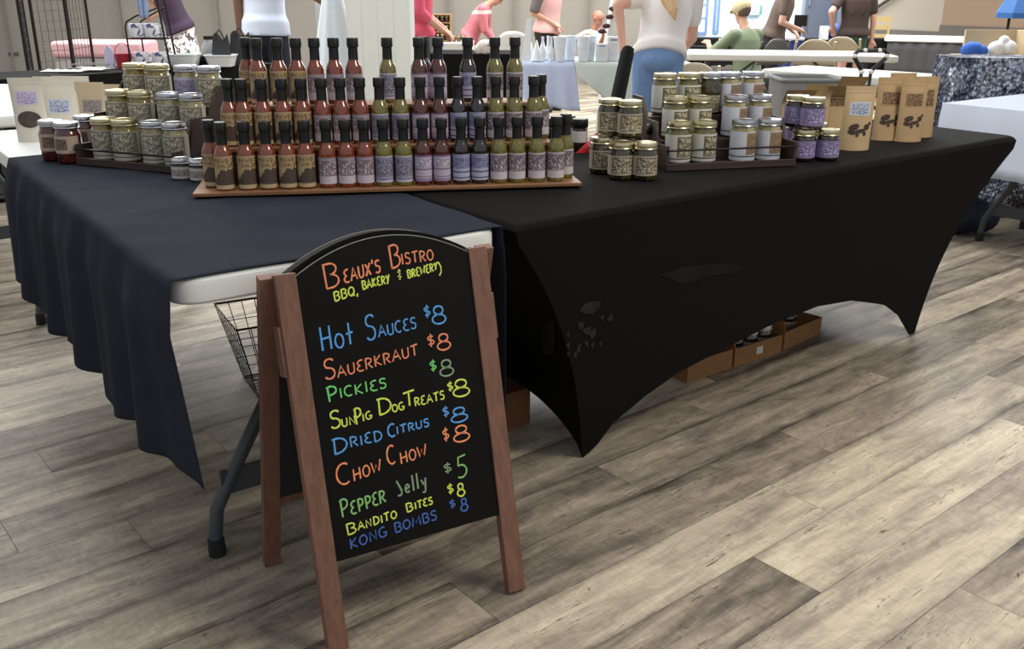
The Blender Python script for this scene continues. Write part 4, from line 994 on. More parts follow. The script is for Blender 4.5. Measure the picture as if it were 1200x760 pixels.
# --- left: white folding table behind the first one, black draped table
folding_table('white folding table standing beyond the far end of the navy cloth', (-.30, 2.93, 0), 0, 1.58, .762, m=plastic)
P = G(-70, 97, .74); draped_table('draped_table', 'long black draped table at the left rear holding rack, tubs and bags', 'table', (P.x, P.y, 0), .16, 2.25, .56, .74, .02, blackcloth)
bt = (P, .16)
def onB(px, py): v = G(px, py, .7425); return v
# grid wall panels
gridm = mat('black_grid_wire', (30, 29, 29), .45, .5); thinw = mat('thin_grid_wire', (70, 67, 64), .5, .4)
def gridwall(label, A, B, z0=.02, z1=2.1, wires=True):
    A = flr(A); B = flr(B); d = B-A; L = d.length; t = thing('grid_wall_panel', label, 'display panel', A, math.atan2(d.y, d.x), 'grid wall panels')
    for xx in (0, L): obj('upright', MB().tube([(xx, 0, z0), (xx, 0, z1)], .013, 8), gridm, t)
    mb = MB(); nx = max(2, round(L/.075)); nz = 26
    for i in range(1, nx): mb.tube([(L*i/nx, 0, z0+.05), (L*i/nx, 0, z1)], .0025, 5)
    for i in range(nz+1): z = z0+.05+(z1-z0-.05)*i/nz; mb.tube([(0, 0, z), (L, 0, z)], .0025, 5)
    obj('wire_grid', mb, thinw, t)
    for xx in (0, L): obj('foot_bar', MB().tube([(xx, -.18, .012), (xx, .18, .012)], .011, 8), gridm, t)
gridwall('black grid wall panel turned edge-on at far left', D(33.5, 84, 7.6), D(38.5, 84, 8.15)); gridwall('black wire grid wall panel facing the hall, middle one at left', D(47.5, 84, 7.7), D(86, 78, 8.0)); gridwall('black wire grid wall panel angled away, right one at left', D(87.5, 78, 8.05), D(110, 76, 8.45))
# items on the black table
P = onB(84, 84.5); t = thing('paper_plates', 'white scalloped paper trays lying flat on the black table by the grid panels', 'tray', P, FACE)
wp = mat('white_paper', (216, 216, 210), .6)
for i, (dx, dy) in enumerate(((-.13, .05), (0, 0), (.10, .09))):
    mb = MB(); mb.surf(lambda u, v: ((u-.5)*.16+dx+.02*v, (v-.5)*.11+dy, .004+.012*abs(math.sin(u*9))*(1-abs(2*v-1))+.004*i), 18, 8); mb.surf(lambda u, v: ((u-.5)*.16+dx+.02*v, (v-.5)*.11+dy, .001+.004*i), 18, 8, flip=True)
    obj('paper_tray', mb, wp, t)
P = onB(110, 80); t = thing('wire_tray', 'low clear wire-edged tray beside the paper trays on the black table', 'tray', P, FACE)
mb = MB(); mb.tube([(-.12, -.07, .03), (.12, -.07, .03), (.12, .07, .03), (-.12, .07, .03)], .004, 6, True); obj('rim', mb, mat('pale_wire', (170, 168, 160), .4, .5), t)
mb = MB(); mb.box((-.11, -.06, .001), (.11, .06, .006)); obj('tray_floor', mb, mat('pale_wire', (170, 168, 160), .4, .5), t); mb = MB()
for x, y in ((-.12, -.07), (.12, -.07), (.12, .07), (-.12, .07)): obj('leg', MB().tube([(x, y, .03), (x*.92, y*.88, .002)], .003, 5), mat('pale_wire', (170, 168, 160), .4, .5), t)
# lavender oval plaque, red basket, pink bin
P = onB(130, 80.5); t = thing('oval_plaque', 'pale lavender oval plaque standing left of the red basket', 'plaque', P, FACE)
mb = MB(); mb.prism([(.032*math.cos(2*PI*i/24), .075+.075*math.sin(2*PI*i/24)) for i in range(24)], -.006, .006); obj('plaque_disc', mb, mat('lavender_ceramic', (196, 192, 222), .35), t); mb = MB(); mb.box((-.02, -.015, .0), (.02, .03, .008)); obj('stand', mb, wp, t)
P = onB(146, 80); t = thing('handled_basket', 'red basket with upright handle on the black table left of the wire rack', 'basket', P, FACE)
redm = mat('red_basket', (170, 36, 54), .5, var=.15, vs=20)
mb = MB(); mb.lathe([(.045, 0), (.058, .09), (.060, .095), (.055, .095), (.042, .006)], 20, M=Matrix.Diagonal((1, .8, 1, 1))); obj('basket_body', mb, redm, t); obj('handle', MB().tube([(.055*math.cos(a), 0, .09+.075*math.sin(a)) for a in [PI*i/12 for i in range(13)]], .004, 6), mat('pink_handle', (206, 110, 130), .5), t)
P = D(128, 70, 8.7); t = thing('storage_tote', 'pale pink translucent storage bin behind the red basket', 'bin', (P.x, P.y, 0), FACE)
pinkm = mat('pink_translucent_plastic', (212, 168, 176), .35, var=.08, vs=6); greyt = mat('grey_translucent_plastic', (168, 164, 168), .35, var=.08, vs=5)
mb = MB(); mb.box((-.5, 0, .0), (.30, .4, .66)); obj('bin_body', mb, greyt, t, bevel=.02); mb = MB(); mb.box((-.52, -.02, .66), (.32, .42, .80)); obj('bin_lid', mb, pinkm, t, bevel=.03)
# tiered mug rack
P = onB(154, 80.5); dr_ = (P-CAM).dot(FW); k = dr_/F
t = thing('tiered_wire_rack', 'black tubular wire rack holding white mugs on the black table', 'rack', P, FACE)
def rk(px, py, y=0): return ((px-154)*k, y, max(.004, (80.5-py)*k))
for y, nm in ((0, 'front_frame'), (.14, 'rear_frame')):
    o = 8 if y else 0
    obj(nm, MB().tube([rk(154+o, 80, y), rk(153+o, 34, y), rk(155+o, 28, y), rk(166+o, 22, y), rk(192, 13, y)], .006, 8), gridm, t)
    obj('tall_post', MB().tube([rk(200, 80, y), rk(190, -30, y)], .007, 8), gridm, t)
for py in (47, 79):
    mb = MB()
    for q in range(6): mb.tube([rk(154+(1 if py > 60 else -.5), py, .14*q/5), rk(198, py, .14*q/5)], .0035 if q not in (0, 5) else .005, 6)
    obj('shelf_wires', mb, gridm, t)
mugm = NT('white_blue_patterned_china'); u = mugm.noise(mugm.obj(), 26, 2, .5, .8); mugm.l(mugm.mix(mugm.math('GREATER_THAN', u, .60), srgb(226, 226, 232), srgb(92, 96, 140)), mugm.b.inputs['Base Color']); mugm.b.inputs['Roughness'].default_value = .2
mug = thing('mug', '-', 'mug', group='white patterned mugs')
obj('mug_body', MB().lathe([(.040, 0), (.047, .004), (.050, .03), (.050, .085), (.047, .092), (.044, .088), (.043, .01), (0, .008)], 20), mugm.m, mug); obj('handle', MB().tube([(.048+.028*math.sin(a), 0, .048+.030*math.cos(a)) for a in [PI*i/10 for i in range(11)]], .006, 6), mugm.m, mug)
for px, py, w_, y in ((161.5, 47, 'left one on the upper shelf', .06), (178, 47, 'right one on the upper shelf', .08), (163, 79, 'left one on the lower shelf', .06), (184, 79, 'right one on the lower shelf', .08)):
    q = rk(px, py, y); place(mug, P+Matrix.Rotation(FACE, 3, 'Z') @ Vector((q[0], q[1], q[2]+.006)), FACE+.4, 'white blue-patterned mug in the black wire rack, %s' % w_, 'white patterned mugs')
# cloth hanging from the rack
t = thing('hanging_towel', 'pale blue and grey towel hanging from the top of the mug rack', 'towel', P+Matrix.Rotation(FACE, 3, 'Z') @ Vector((19*k, 0, 0)), FACE)
mb = MB(); fnt = lambda u, v: ((u-.5)*.10*(1-.45*v)+.02, -.012+.008*math.sin(u*14), .62-.29*v+.0*u); mb.surf(fnt, 18, 12)
o = obj('towel_cloth', mb, mat('pale_blue_towel', (150, 166, 206), .8, var=.25, vs=14), t, ang=80); so = o.modifiers.new('thickness', 'SOLIDIFY'); so.thickness = .006
obj('hook', MB().tube([(.02, -.012, .60), (.03, -.010, .655), (.0, .0, .66)], .003, 6), gridm, t)
# tubs, glass jar, dark bags
tub = mat('white_frosted_plastic', (214, 218, 220), .3); 
def tubf(label, px, py, w, h):
    t = thing('plastic_tub', label, 'tub', onB(px, py), FACE, 'white tubs on the black table')
    mb = MB(); r0_ = [(-w*.42, -.06), (w*.42, -.06), (w*.42, .06), (-w*.42, .06)]; L0 = rrect(-w*.40, -.06, w*.40, .06, .02, 4); L1 = rrect(-w*.5, -.08, w*.5, .08, .025, 4); L2_ = rrect(-w*.47, -.07, w*.47, .07, .022, 4); n = len(L0)
    vs = [(x, y, 0) for x, y in L0]+[(x, y, h) for x, y in L1]+[(x, y, h) for x, y in L2_]+[(x*.9, y*.9, .008) for x, y in L0]
    fs = [(j*n+i, j*n+(i+1) % n, (j+1)*n+(i+1) % n, (j+1)*n+i) for j in range(3) for i in range(n)]+[tuple(reversed(range(n))), tuple(3*n+i for i in range(n))]
    mb.add(vs, fs); obj('tub_body', mb, tub, t); mb = MB(); mb.tube([(x, y, h) for x, y in L1], .006, 6, True); obj('tub_rim', mb, tub, t)
tubf('white plastic tub right of the mug rack on the black table', 217, 78.5, .20, .085); tubf('white plastic tub below the dark bags, left of the sauce bottles', 260, 77.5, .20, .075)
t = thing('glass_jar', 'clear glass jar with black lid behind the white tubs', 'jar', onB(247, 74.6), FACE)
mb = MB(); mb.lathe([(.05, 0), (.055, .01), (.055, .12), (.03, .16), (.03, .17)], 18); obj('glass_body', mb, mat('pale_glass', (176, 180, 178), .1, var=.2, vs=30), t); mb = MB(); mb.lathe([(.033, .17), (.035, .175), (.035, .195), (0, .197)], 16); obj('lid', mb, capm, t)
t = thing('black_bowl', 'black rounded bowl between the two white tubs', 'bowl', onB(237, 75.8), FACE); mb = MB(); mb.lathe([(.03, 0), (.05, .02), (.058, .06), (.05, .06), (.03, .012), (0, .01)], 18); obj('bowl_body', mb, mat('black_plastic', (24, 24, 25), .5), t); obj('bowl_rim', MB().tube([(.056*math.cos(2*PI*i/24), .056*math.sin(2*PI*i/24), .06) for i in range(24)], .003, 6, True), mat('black_plastic', (24, 24, 25), .5), t)
darkbag = mat('charcoal_bag_fabric', (44, 44, 48), .7, var=.15, vs=10)
for px, py, lab, w, h in ((261, 76.5, 'dark charcoal tote bag standing behind the white tubs, left of the white-shirted person', .16, .20), (284, 75.5, 'dark charcoal tote bag slumped in front of the white-shirted person', .20, .21)):
    t = thing('tote_bag', lab, 'bag', onB(px, py), FACE, 'dark bags on the black table')
    mb = MB(); mb.surf(lambda u, v: ((u-.5)*w*(1-.35*v), -.05*math.sin(PI*u)*(1-v)-.004, h*v*(1+.12*math.sin(u*7))), 14, 10); mb.surf(lambda u, v: ((u-.5)*w*(1-.35*v), .05*math.sin(PI*u)*(1-v)+.004, h*v*(1+.12*math.sin(u*7))), 14, 10, flip=True); obj('bag_body', mb, darkbag, t, ang=70)
    obj('handle', MB().tube([(-w*.2+w*.4*i/10, -.012, h*.86+.07*math.sin(PI*i/10)) for i in range(11)], .005, 6), darkbag, t)

# ================================================================== PEOPLE
def remesh(o, vox, sm=4):
    r_ = o.modifiers.new('remesh', 'REMESH'); r_.mode = 'VOXEL'; r_.voxel_size = vox; r_.use_smooth_shade = True
    s_ = o.modifiers.new('smooth', 'SMOOTH'); s_.iterations = sm; s_.factor = .5
def skinmat(rgb): return mat('skin_%d_%d_%d' % rgb, rgb, .5, var=.05, vs=8)
def ik(S, H, l1, l2, hint):
    d = H-S; L = min(d.length, (l1+l2)*.995); d.normalize(); H = S+d*L
    a = (l1*l1-l2*l2+L*L)/(2*L); h_ = math.sqrt(max(0, l1*l1-a*a)); p = hint-d*hint.dot(d); p.normalize()
    return S+d*a+p*h_, H
HEADS = {}
def person(label, px, d, a, s=1, lean=0, pz=.93, seated=False, hands=None, skin=(196, 150, 126), shirt=(200, 200, 200), sleeve=.6, bottom=(40, 44, 60), skirt=None, hair=(70, 50, 38), hairlen=.12, bald=False, cap=None, shirtmat=None, bottommat=None, nod=.25, hem=-.04, sleevecol=None, hat=None, barelegs=False, side=0):
    P = flr(D(px, 40, d)); rz = FACE+a
    t = thing('person', label, 'person', P, rz); t.scale = (s, s, s)
    Rl = Matrix.Rotation(-rz, 3, 'Z')
    up = Vector((math.sin(side)*math.cos(lean), -math.sin(lean), math.cos(lean)*math.cos(side))).normalized(); X = Vector((1, 0, 0)); fwd = Vector((0, -1, 0)); fwdT = (fwd-up*fwd.dot(up)).normalized()
    pel = Vector((0, 0, pz)); ch = pel+up*.30; nb = pel+up*.50; hu = (up+fwdT*nod*.6).normalized(); hc = nb+hu*.185+fwdT*.02
    hf = (fwd*1.0-hu*fwd.dot(hu)).normalized()
    sh = {k: pel+up*.445+X*(.175*k) for k in (-1, 1)}
    hip = {k: pel+X*(.085*k)-Vector((0, 0, .02)) for k in (-1, 1)}
    if seated: kn = {k: Vector((.11*k, -.42, pz+.02)) for k in (-1, 1)}; an = {k: Vector((.12*k, -.40, .085)) for k in (-1, 1)}
    else: kn = {k: Vector((.095*k, -.03, .50*pz/.93)) for k in (-1, 1)}; an = {k: Vector((.10*k, .02, .085)) for k in (-1, 1)}
    if hands is None: hd = {k: Vector((.27*k, -.06, pz-.10)) for k in (-1, 1)}
    else:
        loc = []
        for h_ in hands:
            wv_ = hvec(h_[0], h_[1])/s; v_ = Rl @ wv_; loc.append(Vector((v_.x, v_.y, h_[2]/s)))
        c1 = (loc[0]-sh[1]).length+(loc[1]-sh[-1]).length; c2 = (loc[0]-sh[-1]).length+(loc[1]-sh[1]).length
        hd = {1: loc[0], -1: loc[1]} if c1 <= c2 else {-1: loc[0], 1: loc[1]}
    el = {}
    for k in (-1, 1): el[k], hd[k] = ik(sh[k], hd[k], .285, .255, Vector((.5*k, .6, -.4)))
    sk = skinmat(skin); b = MB()
    # head with jaw, nose, ears, neck
    Mh = Matrix((tuple(X)+(0,), tuple(-hf)+(0,), tuple(hu)+(0,), (0, 0, 0, 1))).transposed(); Mh.translation = hc
    b.sphere((0, .008, .022), .092, 18, 12, sc=(.84, 1.02, 1.0), M=Mh); b.sphere((0, -.018, -.045), .066, 16, 10, sc=(.88, .95, 1.05), M=Mh); b.sphere((0, -.052, -.085), .026, M=Mh)
    b.sphere((0, -.093, -.018), .015, 10, 8, sc=(.8, 1.1, 1.1), M=Mh); b.sphere((0, -.088, .004), .010, 10, 8, sc=(.8, 1, 1.8), M=Mh)
    for k in (-1, 1): b.sphere((.078*k, .012, -.008), .022, 10, 8, sc=(.45, .8, 1.3), M=Mh)
    b.cap(nb-up*.03, hc-hu*.07, .056, .052)
    b.sphere(ch, .12, sc=(1.1, .75, 1.1)); b.sphere(pel+up*.1, .115, sc=(1.1, .8, 1)); b.sphere(pel, .11, sc=(1.25, .9, 1)); b.cap(pel, ch, .10, .11); b.cap(sh[-1], sh[1], .055, .055); b.cap(ch, nb, .10, .055)
    for k in (-1, 1):
        b.cap(sh[k], el[k], .050, .040); b.cap(el[k], hd[k], .040, .027)
        fa = (hd[k]-el[k]).normalized(); sd = fa.cross(Vector((0, 0, 1))); sd = sd.normalized() if sd.length > .1 else X.copy(); nrm = sd.cross(fa)
        wr = hd[k]; pm = wr+fa*.075
        b.cap(wr, wr+fa*.03, .026, .030)
        for q in (-1, 0, 1): b.cap(wr+fa*.02+sd*(.014*q), pm+sd*(.024*q), .017, .015)
        for q, L in ((-1.5, .066), (-.5, .078), (.5, .073), (1.5, .058)):
            f0 = pm+sd*(.0185*q); f1 = f0+fa*(L*.5)-nrm*.006; f2 = f1+fa*(L*.42)-nrm*.022; b.cap(f0, f1, .0098, .0092, 8); b.cap(f1, f2, .0092, .008, 8)
        th0 = wr+fa*.025+sd*(-.026*k); th1 = th0+fa*.030+sd*(-.026*k)-nrm*.008; th2 = th1+fa*.030+sd*(-.008*k)-nrm*.008; b.cap(th0, th1, .013, .0115, 8); b.cap(th1, th2, .0115, .009, 8)
        b.cap(hip[k], kn[k], .082, .056); b.cap(kn[k], kn[k]*.45+an[k]*.55+Vector((0, .012, 0)), .054, .052); b.cap(kn[k]*.45+an[k]*.55+Vector((0, .012, 0)), an[k], .050, .034); b.cap(an[k]-Vector((0, -.02, .05)), an[k]+Vector((0, -.14, -.055)), .032, .026)
    o = obj('body', b, sk, t); remesh(o, .0085, 3)
    # face
    dk = mat('dark_eye', (30, 24, 22), .3)
    for k in (-1, 1): obj('eye', MB().sphere((.031*k, -.079, .012), .0085, 10, 8, M=Mh), dk, t)
    obj('mouth', MB().sphere((0, -.079, -.058), .018, 10, 8, sc=(1.1, .42, .24), M=Mh), mat('lip_colour', (140, 80, 74), .5), t)
    # shirt : lofted torso and sleeves
    sm_ = shirtmat or mat('shirt_%d_%d_%d' % shirt, shirt, .85, var=.05, vs=9)
    b = MB(); rings = [(hem, .206, .158), (.01, .197, .150), (.06, .172, .130), (.16, .168, .124), (.28, .182, .130), (.38, .180, .122), (.44, .150, .100), (.49, .085, .075), (.51, .064, .062)]
    n = 22; vs = []; fs = []
    for z_, rx, ry in rings:
        c = pel+up*z_
        if z_ < 0: c = pel+Vector((0, 0, z_))+up*.0
        for i in range(n): q = 2*PI*i/n; vs.append(c+X*(rx*math.cos(q))-fwdT*(ry*math.sin(q)))
    for j in range(len(rings)-1):
        for i in range(n): fs.append((j*n+i, j*n+(i+1) % n, (j+1)*n+(i+1) % n, (j+1)*n+i))
    fs += [tuple(reversed(range(n))), tuple((len(rings)-1)*n+i for i in range(n))]
    b.add(vs, fs)
    if sleevecol:
        for k in (-1, 1):
            b2 = MB(); b2.cap(sh[k], sh[k].lerp(el[k], .1), .074, .072); b2.cap(sh[k].lerp(el[k], .1), sh[k].lerp(el[k], sleeve), .072, .062); o = obj('sleeve', b2, mat('sleeve_%d_%d_%d' % sleevecol, sleevecol, .85), t, 'dark grey sleeve'); remesh(o, .012, 4)
    for k in (-1, 1):
        e = sh[k].lerp(el[k], min(1, sleeve)); b.cap(sh[k]-X*.03*k, sh[k], .07, .068); b.cap(sh[k], e, .067, .060)
        if sleeve > 1: b.cap(el[k], el[k].lerp(hd[k], sleeve-1), .056, .044)
    o = obj('shirt', b, sm_, t); remesh(o, .012, 5)
    bm_ = bottommat or mat('cloth_%d_%d_%d' % bottom, bottom, .85, var=.08, vs=9)
    if skirt:
        b = MB(); vs = []; fs = []; n = 28
        for j in range(9):
            q = j/8; z_ = pz+.06-(pz+.06-skirt)*q
            for i in range(n): an_ = 2*PI*i/n; r_ = .155+.09*q+.012*math.sin(an_*7)*q; vs.append((r_*math.cos(an_), r_*.85*math.sin(an_), z_))
        for j in range(8):
            for i in range(n): fs.append((j*n+i, (j+1)*n+i, (j+1)*n+(i+1) % n, j*n+(i+1) % n))
        fs.append(tuple(range(n))); b.add(vs, fs); o = obj('skirt', b, bm_, t, ang=80); so = o.modifiers.new('thickness', 'SOLIDIFY'); so.thickness = .006
    else:
        b = MB(); b.sphere(pel+Vector((0, 0, .0)), .125, sc=(1.25, .95, .72)); b.sphere(pel+Vector((0, .03, -.06)), .125, sc=(1.2, .9, .8))
        for k in (-1, 1):
            kk = .45 if barelegs else 1
            b.cap(hip[k], hip[k].lerp(kn[k], kk), .098, .083 if not barelegs else .09)
            if not barelegs: b.cap(kn[k], an[k]+Vector((0, 0, .02)), .078, .060)
        o = obj('shorts' if barelegs else 'trousers', b, bm_, t); remesh(o, .012, 5)
    for k in (-1, 1):
        b = MB(); b.cap(an[k]+Vector((0, .03, -.045)), an[k]+Vector((0, -.15, -.052)), .040, .033); b.cap(an[k]+Vector((0, .02, -.045)), an[k]+Vector((0, .01, -.0)), .040, .040); o = obj('shoe', b, mat('dark_shoe', (44, 42, 42), .6), t); remesh(o, .008, 3)
    hm = mat('hair_%d_%d_%d' % hair, hair, .6, var=.2, vs=40, stretch=(3, 3, .4))
    b = MB()
    if not bald:
        b.sphere((0, .022, .036), .102, 18, 12, sc=(.88, 1.0, .98), M=Mh)
        if hairlen > .1:
            pv = Mh @ Vector((0, .06, .0))
            for dx in (-.045, 0, .045):
                q0 = Mh @ Vector((dx, .06, -.01)); q1 = q0+Vector((dx*.3, 0, 0))-hu*(hairlen*.5)-fwdT*.01; q2 = q1-Vector((0, 0, hairlen*.5))-fwdT*.045; b.cap(q0, q1, .050, .045); b.cap(q1, q2, .045, .026)
        o = obj('hair', b, hm, t); remesh(o, .010, 3)
        # keep the face clear : hair sits behind the brow
        for v_ in o.data.vertices:
            lp = Mh.inverted() @ v_.co
            if lp.y < -.045 and lp.z < .075: lp.y = -.030; v_.co = Mh @ lp
    if cap:
        cm = mat('cap_%d_%d_%d' % cap, cap, .8); b = MB(); b.sphere((0, .012, .050), .112, 18, 12, sc=(.90, 1.02, .84), M=Mh); vs = []
        b.add([Mh @ Vector((.075*math.cos(q)*1.0, -.075-.075*math.sin(q), .055-.012*math.sin(q))) for q in [PI*i/10 for i in range(11)]]+[Mh @ Vector((.075*math.cos(q)*1.0, -.075-.075*math.sin(q), .047-.012*math.sin(q))) for q in [PI*i/10 for i in range(11)]], [tuple(range(11)), tuple(reversed(range(11, 22)))]+[(i, i+11, i+12, i+1) for i in range(10)]); o = obj('cap', b, cm, t)
    HEADS[t.name] = (hc, hu, fwdT)
    return t
def patmat(name, c0, c1, thr, scale):
    t = NT(name); u = t.noise(t.obj(), scale, 2, .5, .6); t.l(t.mix(t.math('GREATER_THAN', u, thr), srgb(*c0), srgb(*c1)), t.b.inputs['Base Color']); t.b.inputs['Roughness'].default_value = .85; return t.m
floral = patmat('white_floral_skirt', (222, 218, 214), (86, 80, 88), .53, 22)
stripe = NT('pink_striped_sweater'); q = stripe.n('ShaderNodeSeparateXYZ'); stripe.l(stripe.obj(), q.inputs[0]); zz = q.outputs[2]
stripe.l(stripe.mix(stripe.math('MULTIPLY', stripe.math('GREATER_THAN', zz, 1.24), stripe.math('LESS_THAN', zz, 1.29)), srgb(198, 118, 128), srgb(226, 216, 208)), stripe.b.inputs['Base Color']); stripe.b.inputs['Roughness'].default_value = .9
HP_ = PI
person('person in purple sleeveless top and white floral skirt bending at the left rear', 212, 9.3, R(-75), .96, .35, hands=((-.34, .05, 1.18), (-.28, .1, 1.0)), skin=(206, 166, 146), shirt=(52, 34, 58), sleeve=.15, skirt=.42, bottommat=floral, hair=(80, 60, 46), hairlen=.2)
person('person in white T-shirt and navy trousers reaching right toward the white gown', 312, 8.1, R(165), 1.06, .06, hands=((-.23, -.05, .72), (.55, .06, 1.11)), skin=(112, 78, 58), shirt=(206, 216, 232), sleeve=.75, bottom=(26, 30, 46), hair=(30, 26, 24), hairlen=.05, hem=-.10)
person('person in bright pink shirt and black trousers beside the white column', 489, 8.0, R(95), 1.0, .05, hands=((.2, -.1, .95), (.2, .15, .95)), shirt=(216, 88, 112), sleeve=1.4, bottom=(24, 24, 28), hair=(60, 44, 34), hairlen=.15)
person('person in pink sweater with white stripe leaning over a dark table', 550, 11, R(80), .80, .55, hands=((.30, -.05, .68), (.30, .12, .66)), shirtmat=stripe.m, sleeve=1.6, bottom=(34, 38, 58), hair=(120, 92, 70), hairlen=.1, nod=.5)
person('person in pale pink top with dark grey sleeves standing behind the glass vases', 641, 10.2, R(55), .93, .08, hands=((.06, -.12, .92), (.10, .05, .90)), shirt=(216, 172, 168), sleeve=.85, sleevecol=(104, 96, 96), bottom=(34, 30, 34), hair=(70, 54, 44), hairlen=.2)
person('bald person in white shirt seated at the dark table under the back wall', 691, 11.8, R(50), .82, .15, pz=.46, seated=True, hands=((.15, -.2, .72), (-.1, -.22, .72)), shirt=(222, 220, 216), sleeve=1.2, bald=True, skin=(170, 118, 98))
blond = person('blonde person in white T-shirt and blue jeans leaning on the black post', 773, 6.35, R(170), .95, .62, pz=.92, hands=((-.235, .10, .93), (.18, .42, .80)), skin=(214, 166, 146), shirt=(224, 220, 218), sleeve=.55, bottom=(104, 134, 178), hair=(196, 164, 122), hairlen=.24, hem=-.05, side=-.16)
bpy.context.view_layer.update()
Mb = (Matrix.Translation(blond.location) @ Matrix.Rotation(blond.rotation_euler.z, 4, 'Z') @ Matrix.Diagonal((*blond.scale, 1))).inverted()
b = MB(); hc_, hu_, ff_ = HEADS[blond.name]; q = [hc_-ff_*.03+hu_*.04, hc_-ff_*.06-hu_*.06]+[Mb @ D(*p_) for p_ in ((783, 0, 6.08), (789, 13, 6.06), (791, 24, 6.05))]; b.tube(q, [.06, .06, .052, .034, .008], 12)
o = obj('hair_lock', b, bpy.data.materials['hair_196_164_122'], blond); remesh(o, .01, 4)
person('person in green shirt and tan cap seated with back turned at the far counter', 880, 9.5, R(-150), .93, .18, pz=.46, seated=True, hands=((-.37, .25, .74), (-.1, .4, .74)), skin=(190, 148, 124), shirt=(112, 126, 100), sleeve=1.3, bottom=(70, 66, 60), hair=(90, 76, 64), hairlen=.06, cap=(188, 172, 134))
person('person in brown shirt with long hair standing over the far counter', 906, 10.1, R(75), .88, .28, hands=((.22, -.1, .88), (.22, .1, .86)), skin=(200, 158, 138), shirt=(96, 82, 74), sleeve=.6, bottom=(36, 36, 40), hair=(84, 68, 56), hairlen=.38)
person('person in dark brown shirt and green shorts with long dark hair, back turned', 1000, 10.6, R(172), .88, .0, hands=((-.22, .05, .88), (.22, .02, .72)), skin=(204, 160, 142), shirt=(60, 46, 42), sleeve=.65, bottom=(44, 70, 58), barelegs=True, hair=(56, 36, 30), hairlen=.46)

# ================================================================== MIDDLE BACKGROUND
# white gown with dark red strip
P = D(393, 60, 7.9); t = thing('white_gown', 'white sheer gown hanging from a stand beside the white-shirted person', 'gown', (P.x, P.y, 0), FACE)
gm = mat('white_sheer_fabric', (206, 216, 222), .8, var=.05, vs=5)
b = MB(); vs = []; n = 40; fs = []
for j in range(14):
    q = j/13; z_ = 1.42-1.36*q
    for i in range(n): an_ = 2*PI*i/n; r_ = .04+.27*q+.018*math.sin(an_*9)*q; vs.append((r_*math.cos(an_), r_*.7*math.sin(an_), z_))
for j in range(13):
    for i in range(n): fs.append((j*n+i, (j+1)*n+i, (j+1)*n+(i+1) % n, j*n+(i+1) % n))
fs.append(tuple(range(n))); b.add(vs, fs); o = obj('gown_skirt', b, gm, t, ang=80); so = o.modifiers.new('thickness', 'SOLIDIFY'); so.thickness = .006
obj('gown_bodice', MB().lathe([(.052, 1.40), (.11, 1.50), (.13, 1.62), (.10, 1.68), (.0, 1.70)], 24, M=Matrix.Diagonal((1, .7, 1, 1))), gm, t); obj('stand_pole', MB().tube([(0, 0, .004), (0, 0, 1.85)], .014, 8), gridm, t); obj('stand_base', MB().lathe([(.18, .0), (.18, .015), (.02, .03)], 24), gridm, t)
P = D(413, 40, 9.1); t = thing('banner_stand', 'dark red upright banner partly hidden by the white column', 'banner', (P.x, P.y, 0), FACE)
b = MB(); b.box((-.14, -.012, .05), (.20, .012, 1.9)); obj('banner_panel', b, mat('dark_red_banner', (112, 22, 44), .7), t); b = MB(); b.box((-.16, -.12, 0), (.22, .12, .05)); obj('banner_base', b, gridm, t, bevel=.01)
P = D(386, 14, 8.3); t = thing('pale_panel', 'small pale board behind the outstretched hand', 'board', (P.x, P.y, 0), FACE)
b = MB(); b.box((-.12, -.01, .85), (.16, .01, 1.28)); obj('panel_face', b, mat('pale_board', (206, 210, 206), .6), t); obj('panel_post', MB().tube([(0, .01, 0), (0, .01, .9)], .015, 8), gridm, t); obj('panel_base', MB().lathe([(.15, 0), (.15, .015), (.02, .03)], 20), gridm, t)
# table with white cloth and stacked crates of jars
P = D(488, 46, 9.6); draped_table('draped_table', 'small table under a pale cloth behind the pink-shirted person', 'table', (P.x, P.y, 0), FACE, .56, .6, .74, .02, mat('pale_grey_cloth', (196, 192, 186), .85), .006)
woodc = mat('golden_wood', (160, 128, 84), .6, var=.12, vs=16)
P2 = D(508, 44, 9.85); z0 = .745
t = thing('wooden_shelf_crate', 'small golden wooden crate shelf of jars on the pale cloth table', 'shelf', (P2.x, P2.y, z0), FACE)
for x0 in (0, .17): obj('side_board', MB().box((x0, 0, 0), (x0+.012, .15, .27)), woodc, t)
for zz_ in (.0, .09, .18, .26): obj('shelf_board', MB().box((.012, 0, zz_), (.17, .15, zz_+.010)), woodc, t)
obj('back_board', MB().box((.012, .14, .01), (.17, .15, .26)), woodc, t)
jsm = thing('small_jar', '-', 'jar'); obj('glass_body', MB().lathe([(.020, 0), (.022, .003), (.022, .042), (.018, .050)], 14), mat('amber_jar', (96, 70, 46), .2, coat=1), jsm); obj('lid', MB().lathe([(.021, .049), (.022, .051), (.022, .064), (0, .065)], 14), gold, jsm)
M3 = Matrix.Rotation(FACE, 3, 'Z')
for k, zz_ in enumerate((.010, .10, .19)):
    for i in range(3):
        place(jsm, Vector((P2.x, P2.y, z0+zz_)) + M3 @ Vector((.04+.05*i, .05, 0)), FACE, 'small amber jar in the golden crate shelf, %s on %s shelf' % (('left', 'middle', 'right')[i], ('lower', 'middle', 'upper')[k]), 'amber jars in the crate shelf')
for i in range(3):
    place(jsm, Vector((P2.x, P2.y, z0)) + M3 @ Vector((.215+.048*i, -.03, 0)), FACE, 'small amber jar on the pale cloth right of the crate shelf, %s' % ('left one', 'middle one', 'right one')[i], 'amber jars beside the crate shelf')
P = D(470, 60, 8.4); draped_table('draped_table', 'black draped table behind the top row of sauce bottles', 'table', (P.x, P.y, 0), FACE, 1.02, .6, .72, .02, blackcloth, .008)
